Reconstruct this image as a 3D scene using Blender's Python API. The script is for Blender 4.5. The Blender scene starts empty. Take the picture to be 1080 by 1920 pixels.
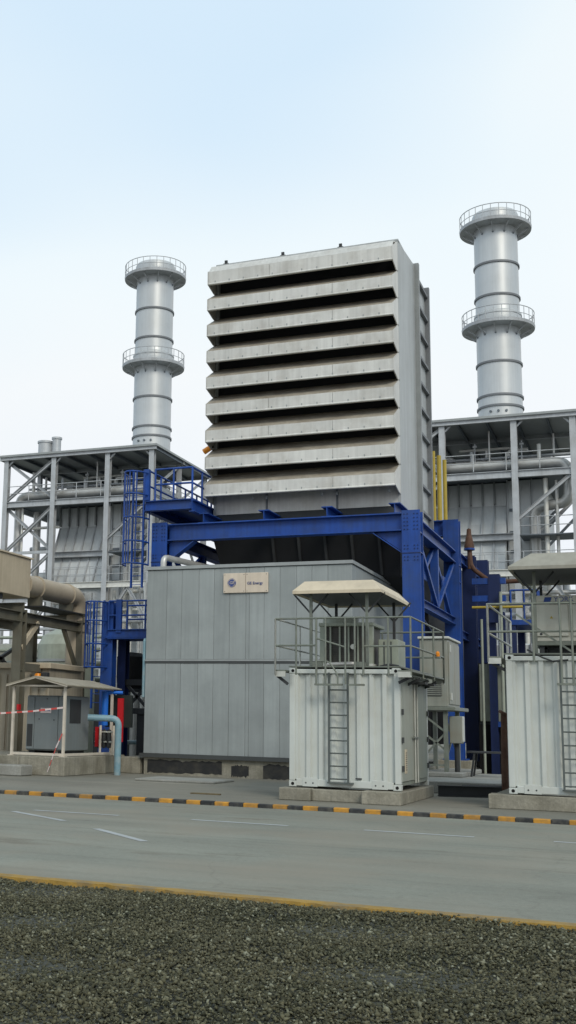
import bpy, math, random
import numpy as np
from mathutils import Vector, Matrix
random.seed(7); rng = np.random.default_rng(11)
S = bpy.context.scene
COL = S.collection
R = math.radians

# ------------------------------------------------------------------ camera
cam = bpy.data.cameras.new('camera'); camo = bpy.data.objects.new('camera', cam); COL.objects.link(camo)
cam.sensor_fit = 'VERTICAL'; cam.sensor_height = 36.0
cam.lens = 36.0 * 2140 / 1920
cam.shift_x = (540 - 281) / 1920; cam.shift_y = (982 - 960) / 1920
cam.clip_start = 0.1; cam.clip_end = 3000
yaw, pitch, roll = R(23.87), R(9.80), R(1.37)
fw = Vector((-math.sin(yaw) * math.cos(pitch), math.cos(yaw) * math.cos(pitch), math.sin(pitch)))
rt = Vector((math.cos(yaw), math.sin(yaw), 0)); up = rt.cross(fw)
rt2 = math.cos(roll) * rt + math.sin(roll) * up; up2 = -math.sin(roll) * rt + math.cos(roll) * up
M = Matrix((rt2, up2, -fw)).transposed().to_4x4(); M.translation = (0, 0, 1.62)
camo.matrix_world = M
S.camera = camo

# ------------------------------------------------------------------ sky, sun, exposure
SUN_AZ = Vector((0.64, -0.77)).normalized(); SUN_EL = R(36)
w = bpy.data.worlds.new('World'); S.world = w; w.use_nodes = True
nt = w.node_tree; nt.nodes.clear()
def wn(t, **k):
    n = nt.nodes.new(t)
    for a, b in k.items(): setattr(n, a, b)
    return n
out = wn('ShaderNodeOutputWorld'); bg = wn('ShaderNodeBackground'); bg.inputs['Strength'].default_value = 0.1
sky = wn('ShaderNodeTexSky', sky_type='NISHITA', sun_disc=False)
sky.sun_elevation = SUN_EL; sky.sun_rotation = math.atan2(-SUN_AZ.x, SUN_AZ.y)
sky.air_density = 1.2; sky.dust_density = 1.0; sky.ozone_density = 1.5
tc = wn('ShaderNodeTexCoord'); mp = wn('ShaderNodeMapping'); mp.inputs['Scale'].default_value = (1.0, 1.0, 2.2)
mp.inputs['Location'].default_value = (0.35, 0.2, 0.1)
nz = wn('ShaderNodeTexNoise'); nz.inputs['Scale'].default_value = 1.2; nz.inputs['Detail'].default_value = 2.5; nz.inputs['Roughness'].default_value = 0.35
# thin high cloud: pale blue gaps between white veils, whiter towards the hazy horizon all round
sx = wn('ShaderNodeSeparateXYZ'); hz = wn('ShaderNodeMapRange'); hz.inputs['From Min'].default_value = 0.0; hz.inputs['From Max'].default_value = 0.62
hz.inputs['To Min'].default_value = 0.09; hz.inputs['To Max'].default_value = -0.10
ad = wn('ShaderNodeMath', operation='ADD')
rmp = wn('ShaderNodeValToRGB'); e = rmp.color_ramp.elements
e[0].position = 0.36; e[0].color = (0.69, 0.85, 0.985, 1); e[1].position = 0.66; e[1].color = (0.97, 1.0, 0.995, 1)
q = e.new(0.5); q.color = (0.88, 0.965, 1.0, 1)
sc = wn('ShaderNodeVectorMath', operation='SCALE'); sc.inputs['Scale'].default_value = 10.8
mix = wn('ShaderNodeMix', data_type='RGBA'); mix.inputs['Factor'].default_value = 0.88
L = nt.links.new
L(tc.outputs['Generated'], mp.inputs['Vector']); L(mp.outputs['Vector'], nz.inputs['Vector']); L(tc.outputs['Generated'], sx.inputs[0])
L(sx.outputs['Z'], hz.inputs['Value']); L(nz.outputs['Fac'], ad.inputs[0]); L(hz.outputs['Result'], ad.inputs[1])
hr = wn('ShaderNodeValToRGB'); h_ = hr.color_ramp.elements      # lilac tinge of the haze low over the horizon, all round
h_[0].position = 0.0; h_[0].color = (0.84, 0.84, 0.92, 1); h_[1].position = 0.36; h_[1].color = (1, 1, 1, 1)
hm = wn('ShaderNodeMix', data_type='RGBA', blend_type='MULTIPLY'); hm.inputs['Factor'].default_value = 1.0
L(sx.outputs['Z'], hr.inputs['Fac']); L(rmp.outputs['Color'], hm.inputs['A']); L(hr.outputs['Color'], hm.inputs['B'])
L(ad.outputs[0], rmp.inputs['Fac']); L(hm.outputs['Result'], sc.inputs[0]); L(sc.outputs[0], mix.inputs['B'])
L(sky.outputs['Color'], mix.inputs['A']); L(mix.outputs['Result'], bg.inputs['Color']); L(bg.outputs['Background'], out.inputs['Surface'])
sl = bpy.data.lights.new('sun', 'SUN'); sl.energy = 1.6; sl.angle = R(18); sl.color = (1.0, 0.92, 0.79)
so = bpy.data.objects.new('sun', sl); COL.objects.link(so)
sd = Vector((SUN_AZ.x * math.cos(SUN_EL), SUN_AZ.y * math.cos(SUN_EL), math.sin(SUN_EL)))
so.rotation_euler = sd.to_track_quat('Z', 'Y').to_euler()
S.view_settings.view_transform = 'Standard'; S.view_settings.look = 'None'
S.view_settings.exposure = 0.0; S.view_settings.gamma = 1.0

# ------------------------------------------------------------------ materials
MATS = {}
def mat(name, col, rough=0.6, metal=0.0, var=0.12, scale=3.0, streak=0.0, dirt=None, dirtamt=0.0, bump=0.0, bscale=40.0, spec=0.4, island=0.0, fine=0.0):
    m = bpy.data.materials.new(name); m.use_nodes = True; t = m.node_tree; N = t.nodes; K = t.links.new
    b = N['Principled BSDF']
    b.inputs['Metallic'].default_value = metal; b.inputs['Specular IOR Level'].default_value = spec
    g = N.new('ShaderNodeNewGeometry')
    n1 = N.new('ShaderNodeTexNoise'); n1.inputs['Scale'].default_value = scale; n1.inputs['Detail'].default_value = 6; n1.inputs['Roughness'].default_value = 0.6
    K(g.outputs['Position'], n1.inputs['Vector'])
    r1 = N.new('ShaderNodeMapRange'); r1.inputs['From Min'].default_value = 0.25; r1.inputs['From Max'].default_value = 0.75
    r1.inputs['To Min'].default_value = 1 - var; r1.inputs['To Max'].default_value = 1 + var
    K(n1.outputs['Fac'], r1.inputs['Value']); val = r1.outputs['Result']
    def mul(a, bsock):
        q = N.new('ShaderNodeMath'); q.operation = 'MULTIPLY'; K(a, q.inputs[0]); K(bsock, q.inputs[1]); return q.outputs[0]
    if streak:
        mpp = N.new('ShaderNodeMapping'); mpp.inputs['Scale'].default_value = (9, 9, 0.35); K(g.outputs['Position'], mpp.inputs['Vector'])
        n2 = N.new('ShaderNodeTexNoise'); n2.inputs['Scale'].default_value = 1.0; n2.inputs['Detail'].default_value = 4; K(mpp.outputs['Vector'], n2.inputs['Vector'])
        r2 = N.new('ShaderNodeMapRange'); r2.inputs['From Min'].default_value = 0.3; r2.inputs['From Max'].default_value = 0.7
        r2.inputs['To Min'].default_value = 1 - streak; r2.inputs['To Max'].default_value = 1 + streak * 0.4
        K(n2.outputs['Fac'], r2.inputs['Value']); val = mul(val, r2.outputs['Result'])
    if fine:
        n3 = N.new('ShaderNodeTexNoise'); n3.inputs['Scale'].default_value = bscale; n3.inputs['Detail'].default_value = 3; K(g.outputs['Position'], n3.inputs['Vector'])
        r3 = N.new('ShaderNodeMapRange'); r3.inputs['From Min'].default_value = 0.25; r3.inputs['From Max'].default_value = 0.75
        r3.inputs['To Min'].default_value = 1 - fine; r3.inputs['To Max'].default_value = 1 + fine
        K(n3.outputs['Fac'], r3.inputs['Value']); val = mul(val, r3.outputs['Result'])
    if island:
        oi = N.new('ShaderNodeObjectInfo'); r4 = N.new('ShaderNodeMapRange')
        r4.inputs['To Min'].default_value = 1 - island; r4.inputs['To Max'].default_value = 1 + island
        K(oi.outputs['Random'], r4.inputs['Value']); val = mul(val, r4.outputs['Result'])
    base = N.new('ShaderNodeMix'); base.data_type = 'RGBA'; base.blend_type = 'MULTIPLY'; base.inputs['Factor'].default_value = 1.0
    base.inputs['A'].default_value = (*col, 1); K(val, base.inputs['B']); cs = base.outputs['Result']
    if dirt:
        n5 = N.new('ShaderNodeTexNoise'); n5.inputs['Scale'].default_value = scale * 0.7; n5.inputs['Detail'].default_value = 8; n5.inputs['Roughness'].default_value = 0.65
        ad = N.new('ShaderNodeVectorMath'); ad.operation = 'ADD'; ad.inputs[1].default_value = (13.1, 4.2, 7.7); K(g.outputs['Position'], ad.inputs[0]); K(ad.outputs[0], n5.inputs['Vector'])
        r5 = N.new('ShaderNodeMapRange'); r5.inputs['From Min'].default_value = 0.45; r5.inputs['From Max'].default_value = 0.72; r5.inputs['To Max'].default_value = dirtamt
        K(n5.outputs['Fac'], r5.inputs['Value'])
        mx = N.new('ShaderNodeMix'); mx.data_type = 'RGBA'; K(r5.outputs['Result'], mx.inputs['Factor']); K(cs, mx.inputs['A']); mx.inputs['B'].default_value = (*dirt, 1); cs = mx.outputs['Result']
    K(cs, b.inputs['Base Color'])
    rr = N.new('ShaderNodeMapRange'); rr.inputs['To Min'].default_value = max(0.05, rough - 0.12); rr.inputs['To Max'].default_value = min(1, rough + 0.12)
    K(n1.outputs['Fac'], rr.inputs['Value']); K(rr.outputs['Result'], b.inputs['Roughness'])
    if bump:
        nb = N.new('ShaderNodeTexNoise'); nb.inputs['Scale'].default_value = bscale; nb.inputs['Detail'].default_value = 4; K(g.outputs['Position'], nb.inputs['Vector'])
        bp = N.new('ShaderNodeBump'); bp.inputs['Strength'].default_value = bump; bp.inputs['Distance'].default_value = 0.03
        K(nb.outputs['Fac'], bp.inputs['Height']); K(bp.outputs['Normal'], b.inputs['Normal'])
    MATS[name] = m; return m
DUST = (0.16, 0.135, 0.10)
mat('galvanised', (0.44, 0.46, 0.475), 0.5, 0.25, 0.14, 1.5, 0.10, DUST, 0.25)
mat('cladding', (0.54, 0.565, 0.57), 0.5, 0.2, 0.10, 0.5, 0.06, DUST, 0.12, island=0.07)
mat('stack_metal', (0.52, 0.54, 0.545), 0.42, 0.35, 0.07, 0.5, 0.06, (0.36, 0.36, 0.34), 0.3, bump=0.04, bscale=1.0)
mat('stack_dark', (0.12, 0.14, 0.16), 0.6, 0.2)
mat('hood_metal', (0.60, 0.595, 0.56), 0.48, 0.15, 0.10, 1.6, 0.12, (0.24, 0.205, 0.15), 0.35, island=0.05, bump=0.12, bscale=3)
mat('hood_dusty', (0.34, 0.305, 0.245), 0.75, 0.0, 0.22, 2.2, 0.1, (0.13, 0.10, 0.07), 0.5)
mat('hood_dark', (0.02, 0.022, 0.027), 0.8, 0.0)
mat('house_side', (0.40, 0.42, 0.42), 0.5, 0.2, 0.10, 0.9, 0.14, DUST, 0.2, bump=0.1, bscale=2)
mat('house_rib', (0.17, 0.18, 0.19), 0.6, 0.2)
mat('panel_grey', (0.285, 0.313, 0.312), 0.5, 0.0, 0.09, 1.0, 0.10, (0.18, 0.20, 0.20), 0.45, island=0.08, bump=0.05, bscale=3)
mat('trim_dark', (0.05, 0.055, 0.055), 0.6)
mat('trim_light', (0.30, 0.32, 0.32), 0.55, 0.1)
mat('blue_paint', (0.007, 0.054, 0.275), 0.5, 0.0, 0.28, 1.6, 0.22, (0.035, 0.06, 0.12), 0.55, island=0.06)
mat('blue_dark', (0.005, 0.016, 0.075), 0.5, 0.0, 0.2, 2.0)  # blue paint with shade mixed in for rear steelwork; also bolts and splices
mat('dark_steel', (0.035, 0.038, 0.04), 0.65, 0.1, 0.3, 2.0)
mat('duct_shaded', (0.009, 0.010, 0.012), 0.7, 0.1, 0.3, 1.0)  # near black because the shade between the steelwork is painted in
mat('container_white', (0.52, 0.55, 0.52), 0.5, 0.0, 0.05, 2.0, 0.05, (0.36, 0.34, 0.28), 0.3, bump=0.04, bscale=5)
mat('door_shaded', (0.22, 0.25, 0.21), 0.55, 0.0, 0.1, 2.0, 0.14, (0.25, 0.22, 0.15), 0.3)  # shade on the container side put into the colour, deepest on far leaf
mat('door_part_shaded', (0.33, 0.355, 0.31), 0.55, 0.0, 0.1, 2.0, 0.14, (0.25, 0.22, 0.15), 0.3)  # near leaf: less of the side shade in its colour
mat('ladder_steel', (0.10, 0.115, 0.11), 0.5, 0.2)
mat('flange_grey', (0.25, 0.265, 0.265), 0.55, 0.15, 0.15, 2.0, 0.15)
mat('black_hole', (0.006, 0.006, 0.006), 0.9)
mat('canopy_beige', (0.56, 0.485, 0.36), 0.6, 0.0, 0.1, 2.5, 0.05, DUST, 0.3)
mat('canopy_grey', (0.29, 0.28, 0.235), 0.7, 0.0, 0.12, 2.5, 0.08, DUST, 0.4)
mat('canopy_taupe', (0.31, 0.28, 0.215), 0.75, 0.0, 0.14, 2.5, 0.08, DUST, 0.4)
mat('canopy_under', (0.10, 0.105, 0.11), 0.7, 0.1, 0.1, 2.0)
mat('rail_galv', (0.185, 0.205, 0.175), 0.5, 0.3, 0.2, 5.0, 0.1, (0.14, 0.12, 0.08), 0.35)
mat('rail_light', (0.48, 0.49, 0.45), 0.5, 0.2, 0.15, 5.0)
mat('unit_olive', (0.30, 0.33, 0.27), 0.55, 0.1, 0.1, 3.0, 0.1, DUST, 0.25)
mat('unit_cream', (0.55, 0.54, 0.46), 0.5, 0.0, 0.08, 2.0, 0.1, DUST, 0.25)
mat('coil_dark', (0.075, 0.072, 0.062), 0.6, 0.2, 0.3, 8.0)
mat('cabinet_grey', (0.24, 0.25, 0.215), 0.5, 0.1, 0.1, 2.0, 0.12, (0.22, 0.15, 0.08), 0.3)
mat('compressor_grey', (0.17, 0.195, 0.2), 0.5, 0.0, 0.07, 2.0, 0.06, DUST, 0.15)
mat('beige_metal', (0.50, 0.43, 0.315), 0.6, 0.0, 0.1, 1.2, 0.1, (0.2, 0.16, 0.1), 0.3)
mat('pipe_beige', (0.43, 0.37, 0.28), 0.6, 0.05, 0.12, 1.2, 0.0, (0.15, 0.12, 0.08), 0.4)
mat('rack_steel', (0.125, 0.12, 0.092), 0.65, 0.1, 0.25, 2.0, 0.1, (0.10, 0.07, 0.04), 0.4)
mat('wall_beige', (0.36, 0.32, 0.245), 0.6, 0.0, 0.1, 1.5, 0.15)
mat('post_cream', (0.55, 0.50, 0.42), 0.6, 0.0, 0.12, 5.0)
mat('concrete', (0.27, 0.255, 0.205), 0.85, 0.0, 0.25, 2.0, 0.2, (0.12, 0.11, 0.075), 0.6, bump=0.35, bscale=25, fine=0.15)
mat('concrete_grey', (0.27, 0.27, 0.245), 0.85, 0.0, 0.2, 1.6, 0.0, (0.15, 0.14, 0.11), 0.5, bump=0.3, bscale=25, fine=0.15)
mat('bitumen', (0.02, 0.021, 0.022), 0.8, 0.0, 0.3, 4.0, 0.0, (0.12, 0.11, 0.08), 0.3)
mat('pipe_cyan', (0.17, 0.29, 0.34), 0.45, 0.0, 0.15, 4.0, 0.0, (0.42, 0.42, 0.38), 0.55)
mat('pipe_blue', (0.01, 0.13, 0.55), 0.45)
mat('pipe_red', (0.50, 0.012, 0.018), 0.5)
mat('pipe_white', (0.62, 0.62, 0.58), 0.45, 0.2, 0.15, 3.0)
mat('pipe_lagged', (0.50, 0.50, 0.48), 0.4, 0.45, 0.12, 2.0, 0.0, DUST, 0.25)
mat('yellow_paint', (0.40, 0.30, 0.045), 0.55, 0.0, 0.15, 3.0)
mat('kerb_yellow', (0.46, 0.225, 0.03), 0.75, 0.0, 0.2, 7.0, 0.0, (0.14, 0.115, 0.075), 0.75, island=0.15)
mat('kerb_black', (0.026, 0.028, 0.03), 0.75, 0.0, 0.25, 7.0, 0.0, (0.14, 0.13, 0.105), 0.7, island=0.2)
mat('edge_yellow', (0.30, 0.185, 0.035), 0.8, 0.0, 0.25, 5.0, 0.0, (0.14, 0.12, 0.08), 0.9, bump=0.3)
mat('line_white', (0.34, 0.36, 0.36), 0.75, 0.0, 0.12, 3.0, 0.0, (0.22, 0.22, 0.20), 0.8)
mat('rust', (0.085, 0.042, 0.026), 0.85, 0.0, 0.35, 6.0, 0.0, (0.17, 0.11, 0.08), 0.4)
mat('orange_lamp', (0.75, 0.25, 0.01), 0.35, 0.0, 0.1)
mat('sign_cream', (0.60, 0.52, 0.42), 0.6, 0.0, 0.06, 2.0, 0.08, (0.4, 0.33, 0.25), 0.3)
mat('logo_blue', (0.015, 0.05, 0.22), 0.5)
mat('tape_white', (0.62, 0.52, 0.50), 0.6)
mat('tape_red', (0.5, 0.06, 0.05), 0.6)
mat('wood', (0.12, 0.095, 0.05), 0.85, 0.0, 0.3, 6.0)
mat('screen_dark', (0.02, 0.025, 0.022), 0.4)
mat('earth', (0.14, 0.135, 0.115), 0.95, 0.0, 0.3, 0.3, 0.0, None, 0, bump=0.3, bscale=8, fine=0.2)

def ground_mat(name, col, patch, stretch, dirtcol, damt, tint):
    m = bpy.data.materials.new(name); m.use_nodes = True; t = m.node_tree; N = t.nodes; K = t.links.new; b = N['Principled BSDF']
    b.inputs['Specular IOR Level'].default_value = 0.25
    g = N.new('ShaderNodeNewGeometry')
    def noise(sc, vec=(1, 1, 1), det=6, ro=0.6, off=(0, 0, 0)):
        mpp = N.new('ShaderNodeMapping'); mpp.inputs['Scale'].default_value = vec; mpp.inputs['Location'].default_value = off; K(g.outputs['Position'], mpp.inputs['Vector'])
        n = N.new('ShaderNodeTexNoise'); n.inputs['Scale'].default_value = sc; n.inputs['Detail'].default_value = det; n.inputs['Roughness'].default_value = ro
        K(mpp.outputs['Vector'], n.inputs['Vector']); return n.outputs['Fac']
    def rng_(s, a, b_, c, d):
        r = N.new('ShaderNodeMapRange'); r.inputs['From Min'].default_value = a; r.inputs['From Max'].default_value = b_; r.inputs['To Min'].default_value = c; r.inputs['To Max'].default_value = d
        K(s, r.inputs['Value']); return r.outputs['Result']
    def mul(a, c):
        q = N.new('ShaderNodeMath'); q.operation = 'MULTIPLY'; K(a, q.inputs[0]); K(c, q.inputs[1]); return q.outputs[0]
    v = rng_(noise(0.22), 0.3, 0.7, 1 - patch, 1 + patch)
    v = mul(v, rng_(noise(1.0, (0.12, 1.1, 1)), 0.3, 0.7, 1 - stretch, 1 + stretch * 0.6))
    v = mul(v, rng_(noise(14, det=4), 0.25, 0.75, 0.90, 1.10))
    v = mul(v, rng_(noise(1.0, (0.05, 2.6, 1), 3, 0.5, (3, 1, 0)), 0.52, 0.70, 1.0, 0.87))
    v = mul(v, rng_(noise(2.6, (1, 1, 1), 7, 0.7, (8, 3, 0)), 0.60, 0.72, 1.0, 0.82))
    v = mul(v, rng_(noise(70, det=2), 0.25, 0.75, 0.86, 1.14))
    base = N.new('ShaderNodeMix'); base.data_type = 'RGBA'; base.blend_type = 'MULTIPLY'; base.inputs['Factor'].default_value = 1
    base.inputs['A'].default_value = (*col, 1); K(v, base.inputs['B'])
    mt = N.new('ShaderNodeMix'); mt.data_type = 'RGBA'; K(rng_(noise(0.35, off=(5, 9, 0)), 0.42, 0.66, 0, 0.75), mt.inputs['Factor']); K(base.outputs['Result'], mt.inputs['A']); mt.inputs['B'].default_value = (*tint, 1)
    md = N.new('ShaderNodeMix'); md.data_type = 'RGBA'; K(rng_(noise(0.9, (0.45, 1.3, 1), 8, 0.7, (31, 2, 0)), 0.58, 0.74, 0, damt), md.inputs['Factor']); K(mt.outputs['Result'], md.inputs['A']); md.inputs['B'].default_value = (*dirtcol, 1)
    # hairline cracks
    vo = N.new('ShaderNodeTexVoronoi'); vo.feature = 'DISTANCE_TO_EDGE'; vo.inputs['Scale'].default_value = 0.16
    wv = N.new('ShaderNodeTexNoise'); wv.inputs['Scale'].default_value = 0.9; wv.inputs['Detail'].default_value = 5; K(g.outputs['Position'], wv.inputs['Vector'])
    av = N.new('ShaderNodeVectorMath'); av.operation = 'MULTIPLY_ADD'; av.inputs[1].default_value = (1.6, 1.6, 0); K(wv.outputs['Color'], av.inputs[0]); K(g.outputs['Position'], av.inputs[2]); K(av.outputs[0], vo.inputs['Vector'])
    mc = N.new('ShaderNodeMix'); mc.data_type = 'RGBA'; K(rng_(vo.outputs['Distance'], 0.0, 0.004, 0.2, 0.0), mc.inputs['Factor']); K(md.outputs['Result'], mc.inputs['A']); mc.inputs['B'].default_value = (0.09, 0.085, 0.07, 1)
    K(mc.outputs['Result'], b.inputs['Base Color']); b.inputs['Roughness'].default_value = 0.85
    bp = N.new('ShaderNodeBump'); bp.inputs['Strength'].default_value = 0.25; bp.inputs['Distance'].default_value = 0.02; K(noise(40), bp.inputs['Height']); K(bp.outputs['Normal'], b.inputs['Normal'])
    MATS[name] = m
ground_mat('road_concrete', (0.20, 0.206, 0.172), 0.17, 0.15, (0.115, 0.098, 0.07), 0.8, (0.225, 0.205, 0.162))
ground_mat('pavement_concrete', (0.205, 0.195, 0.16), 0.2, 0.12, (0.10, 0.09, 0.065), 0.7, (0.16, 0.16, 0.135))

# stones: colour varies stone by stone
m = bpy.data.materials.new('gravel_stone'); m.use_nodes = True; t = m.node_tree; b = t.nodes['Principled BSDF']; b.inputs['Roughness'].default_value = 0.8; b.inputs['Specular IOR Level'].default_value = 0.3
g = t.nodes.new('ShaderNodeNewGeometry'); cr = t.nodes.new('ShaderNodeValToRGB'); el = cr.color_ramp.elements
el[0].position = 0; el[0].color = (0.016, 0.019, 0.010, 1); el[1].position = 1; el[1].color = (0.26, 0.27, 0.2, 1)
for p_, c_ in ((0.35, (0.044, 0.046, 0.025)), (0.7, (0.080, 0.080, 0.045)), (0.93, (0.145, 0.14, 0.085))):
    q = el.new(p_); q.color = (*c_, 1)
nn = t.nodes.new('ShaderNodeTexNoise'); nn.inputs['Scale'].default_value = 0.8; nn.inputs['Detail'].default_value = 6; nn.inputs['Roughness'].default_value = 0.65; t.links.new(g.outputs['Position'], nn.inputs['Vector'])
nr = t.nodes.new('ShaderNodeMapRange'); nr.inputs['From Min'].default_value = 0.35; nr.inputs['From Max'].default_value = 0.75; nr.inputs['To Max'].default_value = 0.5; t.links.new(nn.outputs['Fac'], nr.inputs['Value'])
nm = t.nodes.new('ShaderNodeMix'); nm.data_type = 'RGBA'; nm.inputs['B'].default_value = (0.125, 0.112, 0.065, 1)
t.links.new(nr.outputs['Result'], nm.inputs['Factor']); t.links.new(cr.outputs['Color'], nm.inputs['A'])
t.links.new(g.outputs['Random Per Island'], cr.inputs['Fac']); t.links.new(nm.outputs['Result'], b.inputs['Base Color']); MATS['gravel_stone'] = m
mat('gravel_bed', (0.05, 0.053, 0.042), 0.95, 0.0, 0.3, 6.0, 0, None, 0, bump=1.0, bscale=30, fine=0.5)

# ------------------------------------------------------------------ mesh helpers
ORG = {}
def V(p): return Vector(p)
class B:
    def __init__(s): s.v = []; s.f = []; s.sm = []
    def add(s, vs, fs, smooth=False):
        n = len(s.v); s.v += [tuple(p) for p in vs]; s.f += [tuple(i + n for i in q) for q in fs]; s.sm += [smooth] * len(fs); return s
    def box(s, x0, x1, y0, y1, z0, z1):
        vs = [(x, y, z) for z in (z0, z1) for y in (y0, y1) for x in (x0, x1)]
        return s.add(vs, [(0, 2, 3, 1), (4, 5, 7, 6), (0, 1, 5, 4), (2, 6, 7, 3), (0, 4, 6, 2), (1, 3, 7, 5)])
    def cbox(s, x0, x1, y0, y1, z0, z1, c=0.02):     # box with chamfered edges
        vs = []; X = (x0, x1); Yv = (y0, y1); Zv = (z0, z1); idx = {}
        for i in (0, 1):
            for j in (0, 1):
                for k in (0, 1):
                    dx = c if i == 0 else -c; dy = c if j == 0 else -c; dz = c if k == 0 else -c
                    for a in range(3):
                        p = [X[i] + dx, Yv[j] + dy, Zv[k] + dz]; p[a] = (X[i], Yv[j], Zv[k])[a]
                        idx[(i, j, k, a)] = len(vs); vs.append(tuple(p))
        fs = []
        for a in range(3):
            o = [q for q in range(3) if q != a]
            for sgn in (0, 1):
                c4 = []
                for u, w_ in ((0, 0), (1, 0), (1, 1), (0, 1)):
                    key = [0, 0, 0]; key[a] = sgn; key[o[0]] = u; key[o[1]] = w_; c4.append(idx[(*key, a)])
                fs.append(tuple(c4))
        for a in range(3):                            # edges along axis a
            o = [q for q in range(3) if q != a]
            for u in (0, 1):
                for w_ in (0, 1):
                    k0 = [0, 0, 0]; k0[o[0]] = u; k0[o[1]] = w_; k1 = list(k0); k1[a] = 1
                    fs.append((idx[(*k0, o[0])], idx[(*k1, o[0])], idx[(*k1, o[1])], idx[(*k0, o[1])]))
        for i in (0, 1):
            for j in (0, 1):
                for k in (0, 1): fs.append((idx[(i, j, k, 0)], idx[(i, j, k, 1)], idx[(i, j, k, 2)]))
        return s.add(vs, fs)
    def frame(s, p, q):
        p = V(p); q = V(q); d = (q - p).normalized()
        u = Vector((0, 0, 1)) if abs(d.z) < 0.95 else Vector((0, 1, 0))
        a = d.cross(u).normalized(); bb = a.cross(d).normalized(); return p, q, a, bb
    def sweep(s, p, q, poly):
        p, q, a, bb = s.frame(p, q); n = len(poly)
        vs = [p + a * x + bb * y for x, y in poly] + [q + a * x + bb * y for x, y in poly]
        return s.add(vs, [(i, (i + 1) % n, n + (i + 1) % n, n + i) for i in range(n)] + [tuple(range(n))[::-1], tuple(range(n, 2 * n))])
    def beam(s, p, q, wd, h):
        return s.sweep(p, q, [(-wd / 2, -h / 2), (wd / 2, -h / 2), (wd / 2, h / 2), (-wd / 2, h / 2)])
    def ibeam(s, p, q, wd, h, t=None):
        t = t or 0.08 * h; tw = t * 0.7; a = wd / 2; c = h / 2
        P = [(-a, -c), (a, -c), (a, -c + t), (tw / 2, -c + t), (tw / 2, c - t), (a, c - t), (a, c), (-a, c), (-a, c - t), (-tw / 2, c - t), (-tw / 2, -c + t), (-a, -c + t)]
        p, q, A, Bv = s.frame(p, q); n = 12
        vs = [p + A * x + Bv * y for x, y in P] + [q + A * x + Bv * y for x, y in P]
        fs = [(i, (i + 1) % n, n + (i + 1) % n, n + i) for i in range(n)]
        for o, rev in ((0, True), (n, False)):
            for qd in ((0, 1, 2, 11), (11, 2, 3, 10), (10, 3, 4, 9), (9, 4, 5, 8), (8, 5, 6, 7)):
                k = tuple(o + i for i in qd); fs.append(k[::-1] if rev else k)
        return s.add(vs, fs)
    def icol(s, x, y, z0, z1, wd, dp, t=0.035):      # H column, flanges facing +-Y
        s.box(x - wd / 2, x + wd / 2, y - dp / 2, y - dp / 2 + t, z0, z1)
        s.box(x - wd / 2, x + wd / 2, y + dp / 2 - t, y + dp / 2, z0, z1)
        return s.box(x - t / 2, x + t / 2, y - dp / 2 + t, y + dp / 2 - t, z0, z1)
    def tube(s, pts, r, n=10):
        pts = [V(p) for p in pts]; rings = []; a = None
        for i, p in enumerate(pts):
            d = ((pts[i] - pts[i - 1]).normalized() if i else Vector()) + ((pts[i + 1] - pts[i]).normalized() if i < len(pts) - 1 else Vector())
            d.normalize()
            if a is None:
                u = Vector((0, 0, 1)) if abs(d.z) < 0.9 else Vector((1, 0, 0)); a = d.cross(u).normalized()
            else: a = (a - d * a.dot(d)).normalized()
            c = d.cross(a); k = 1.0
            if 0 < i < len(pts) - 1:
                cs = d.dot((pts[i + 1] - pts[i]).normalized()); k = 1 / max(cs, 0.5)
            rings.append([p + (a * math.cos(2 * math.pi * j / n) + c * math.sin(2 * math.pi * j / n)) * r for j in range(n)])
        vs = [v for q in rings for v in q]; fs = []
        for i in range(len(rings) - 1):
            for j in range(n):
                fs.append((i * n + j, i * n + (j + 1) % n, (i + 1) * n + (j + 1) % n, (i + 1) * n + j))
        s.add(vs, fs, True)
        m_ = len(rings) - 1
        return s.add(rings[0], [tuple(range(n))[::-1]]).add(rings[m_], [tuple(range(n))])
    def lathe(s, prof, c, n=32, smooth=True):         # profile of (r,z) about a vertical axis
        for (r0, z0), (r1, z1) in zip(prof[:-1], prof[1:]):
            vs = [(c[0] + r * math.cos(2 * math.pi * j / n), c[1] + r * math.sin(2 * math.pi * j / n), z) for r, z in ((r0, z0), (r1, z1)) for j in range(n)]
            s.add(vs, [(j, (j + 1) % n, n + (j + 1) % n, n + j) for j in range(n)], smooth)
        return s
    def disc(s, c, r, axis='y', n=24, th=0.01):
        P = [(r * math.cos(2 * math.pi * j / n), r * math.sin(2 * math.pi * j / n)) for j in range(n)]
        if axis == 'y':
            vs = [(c[0] + a, c[1], c[2] + b_) for a, b_ in P] + [(c[0] + a, c[1] + th, c[2] + b_) for a, b_ in P]
        else:
            vs = [(c[0], c[1] + a, c[2] + b_) for a, b_ in P] + [(c[0] + th, c[1] + a, c[2] + b_) for a, b_ in P]
        return s.add(vs, [(j, (j + 1) % n, n + (j + 1) % n, n + j) for j in range(n)] + [tuple(range(n))[::-1], tuple(range(n, 2 * n))])
    def prismx(s, poly, x0, x1):                      # polygon in (y,z), extruded along X
        n = len(poly); vs = [(x0, y, z) for y, z in poly] + [(x1, y, z) for y, z in poly]
        return s.add(vs, [(i, (i + 1) % n, n + (i + 1) % n, n + i) for i in range(n)] + [tuple(range(n))[::-1], tuple(range(n, 2 * n))])
    def prismz(s, poly, z0, z1):
        n = len(poly); vs = [(x, y, z0) for x, y in poly] + [(x, y, z1) for x, y in poly]
        return s.add(vs, [(i, (i + 1) % n, n + (i + 1) % n, n + i) for i in range(n)] + [tuple(range(n))[::-1], tuple(range(n, 2 * n))])
    def hexa(s, c8):                                   # 8 corners: bottom 4 ccw, top 4 ccw
        return s.add(c8, [(3, 2, 1, 0), (4, 5, 6, 7), (0, 1, 5, 4), (1, 2, 6, 5), (2, 3, 7, 6), (3, 0, 4, 7)])
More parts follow.
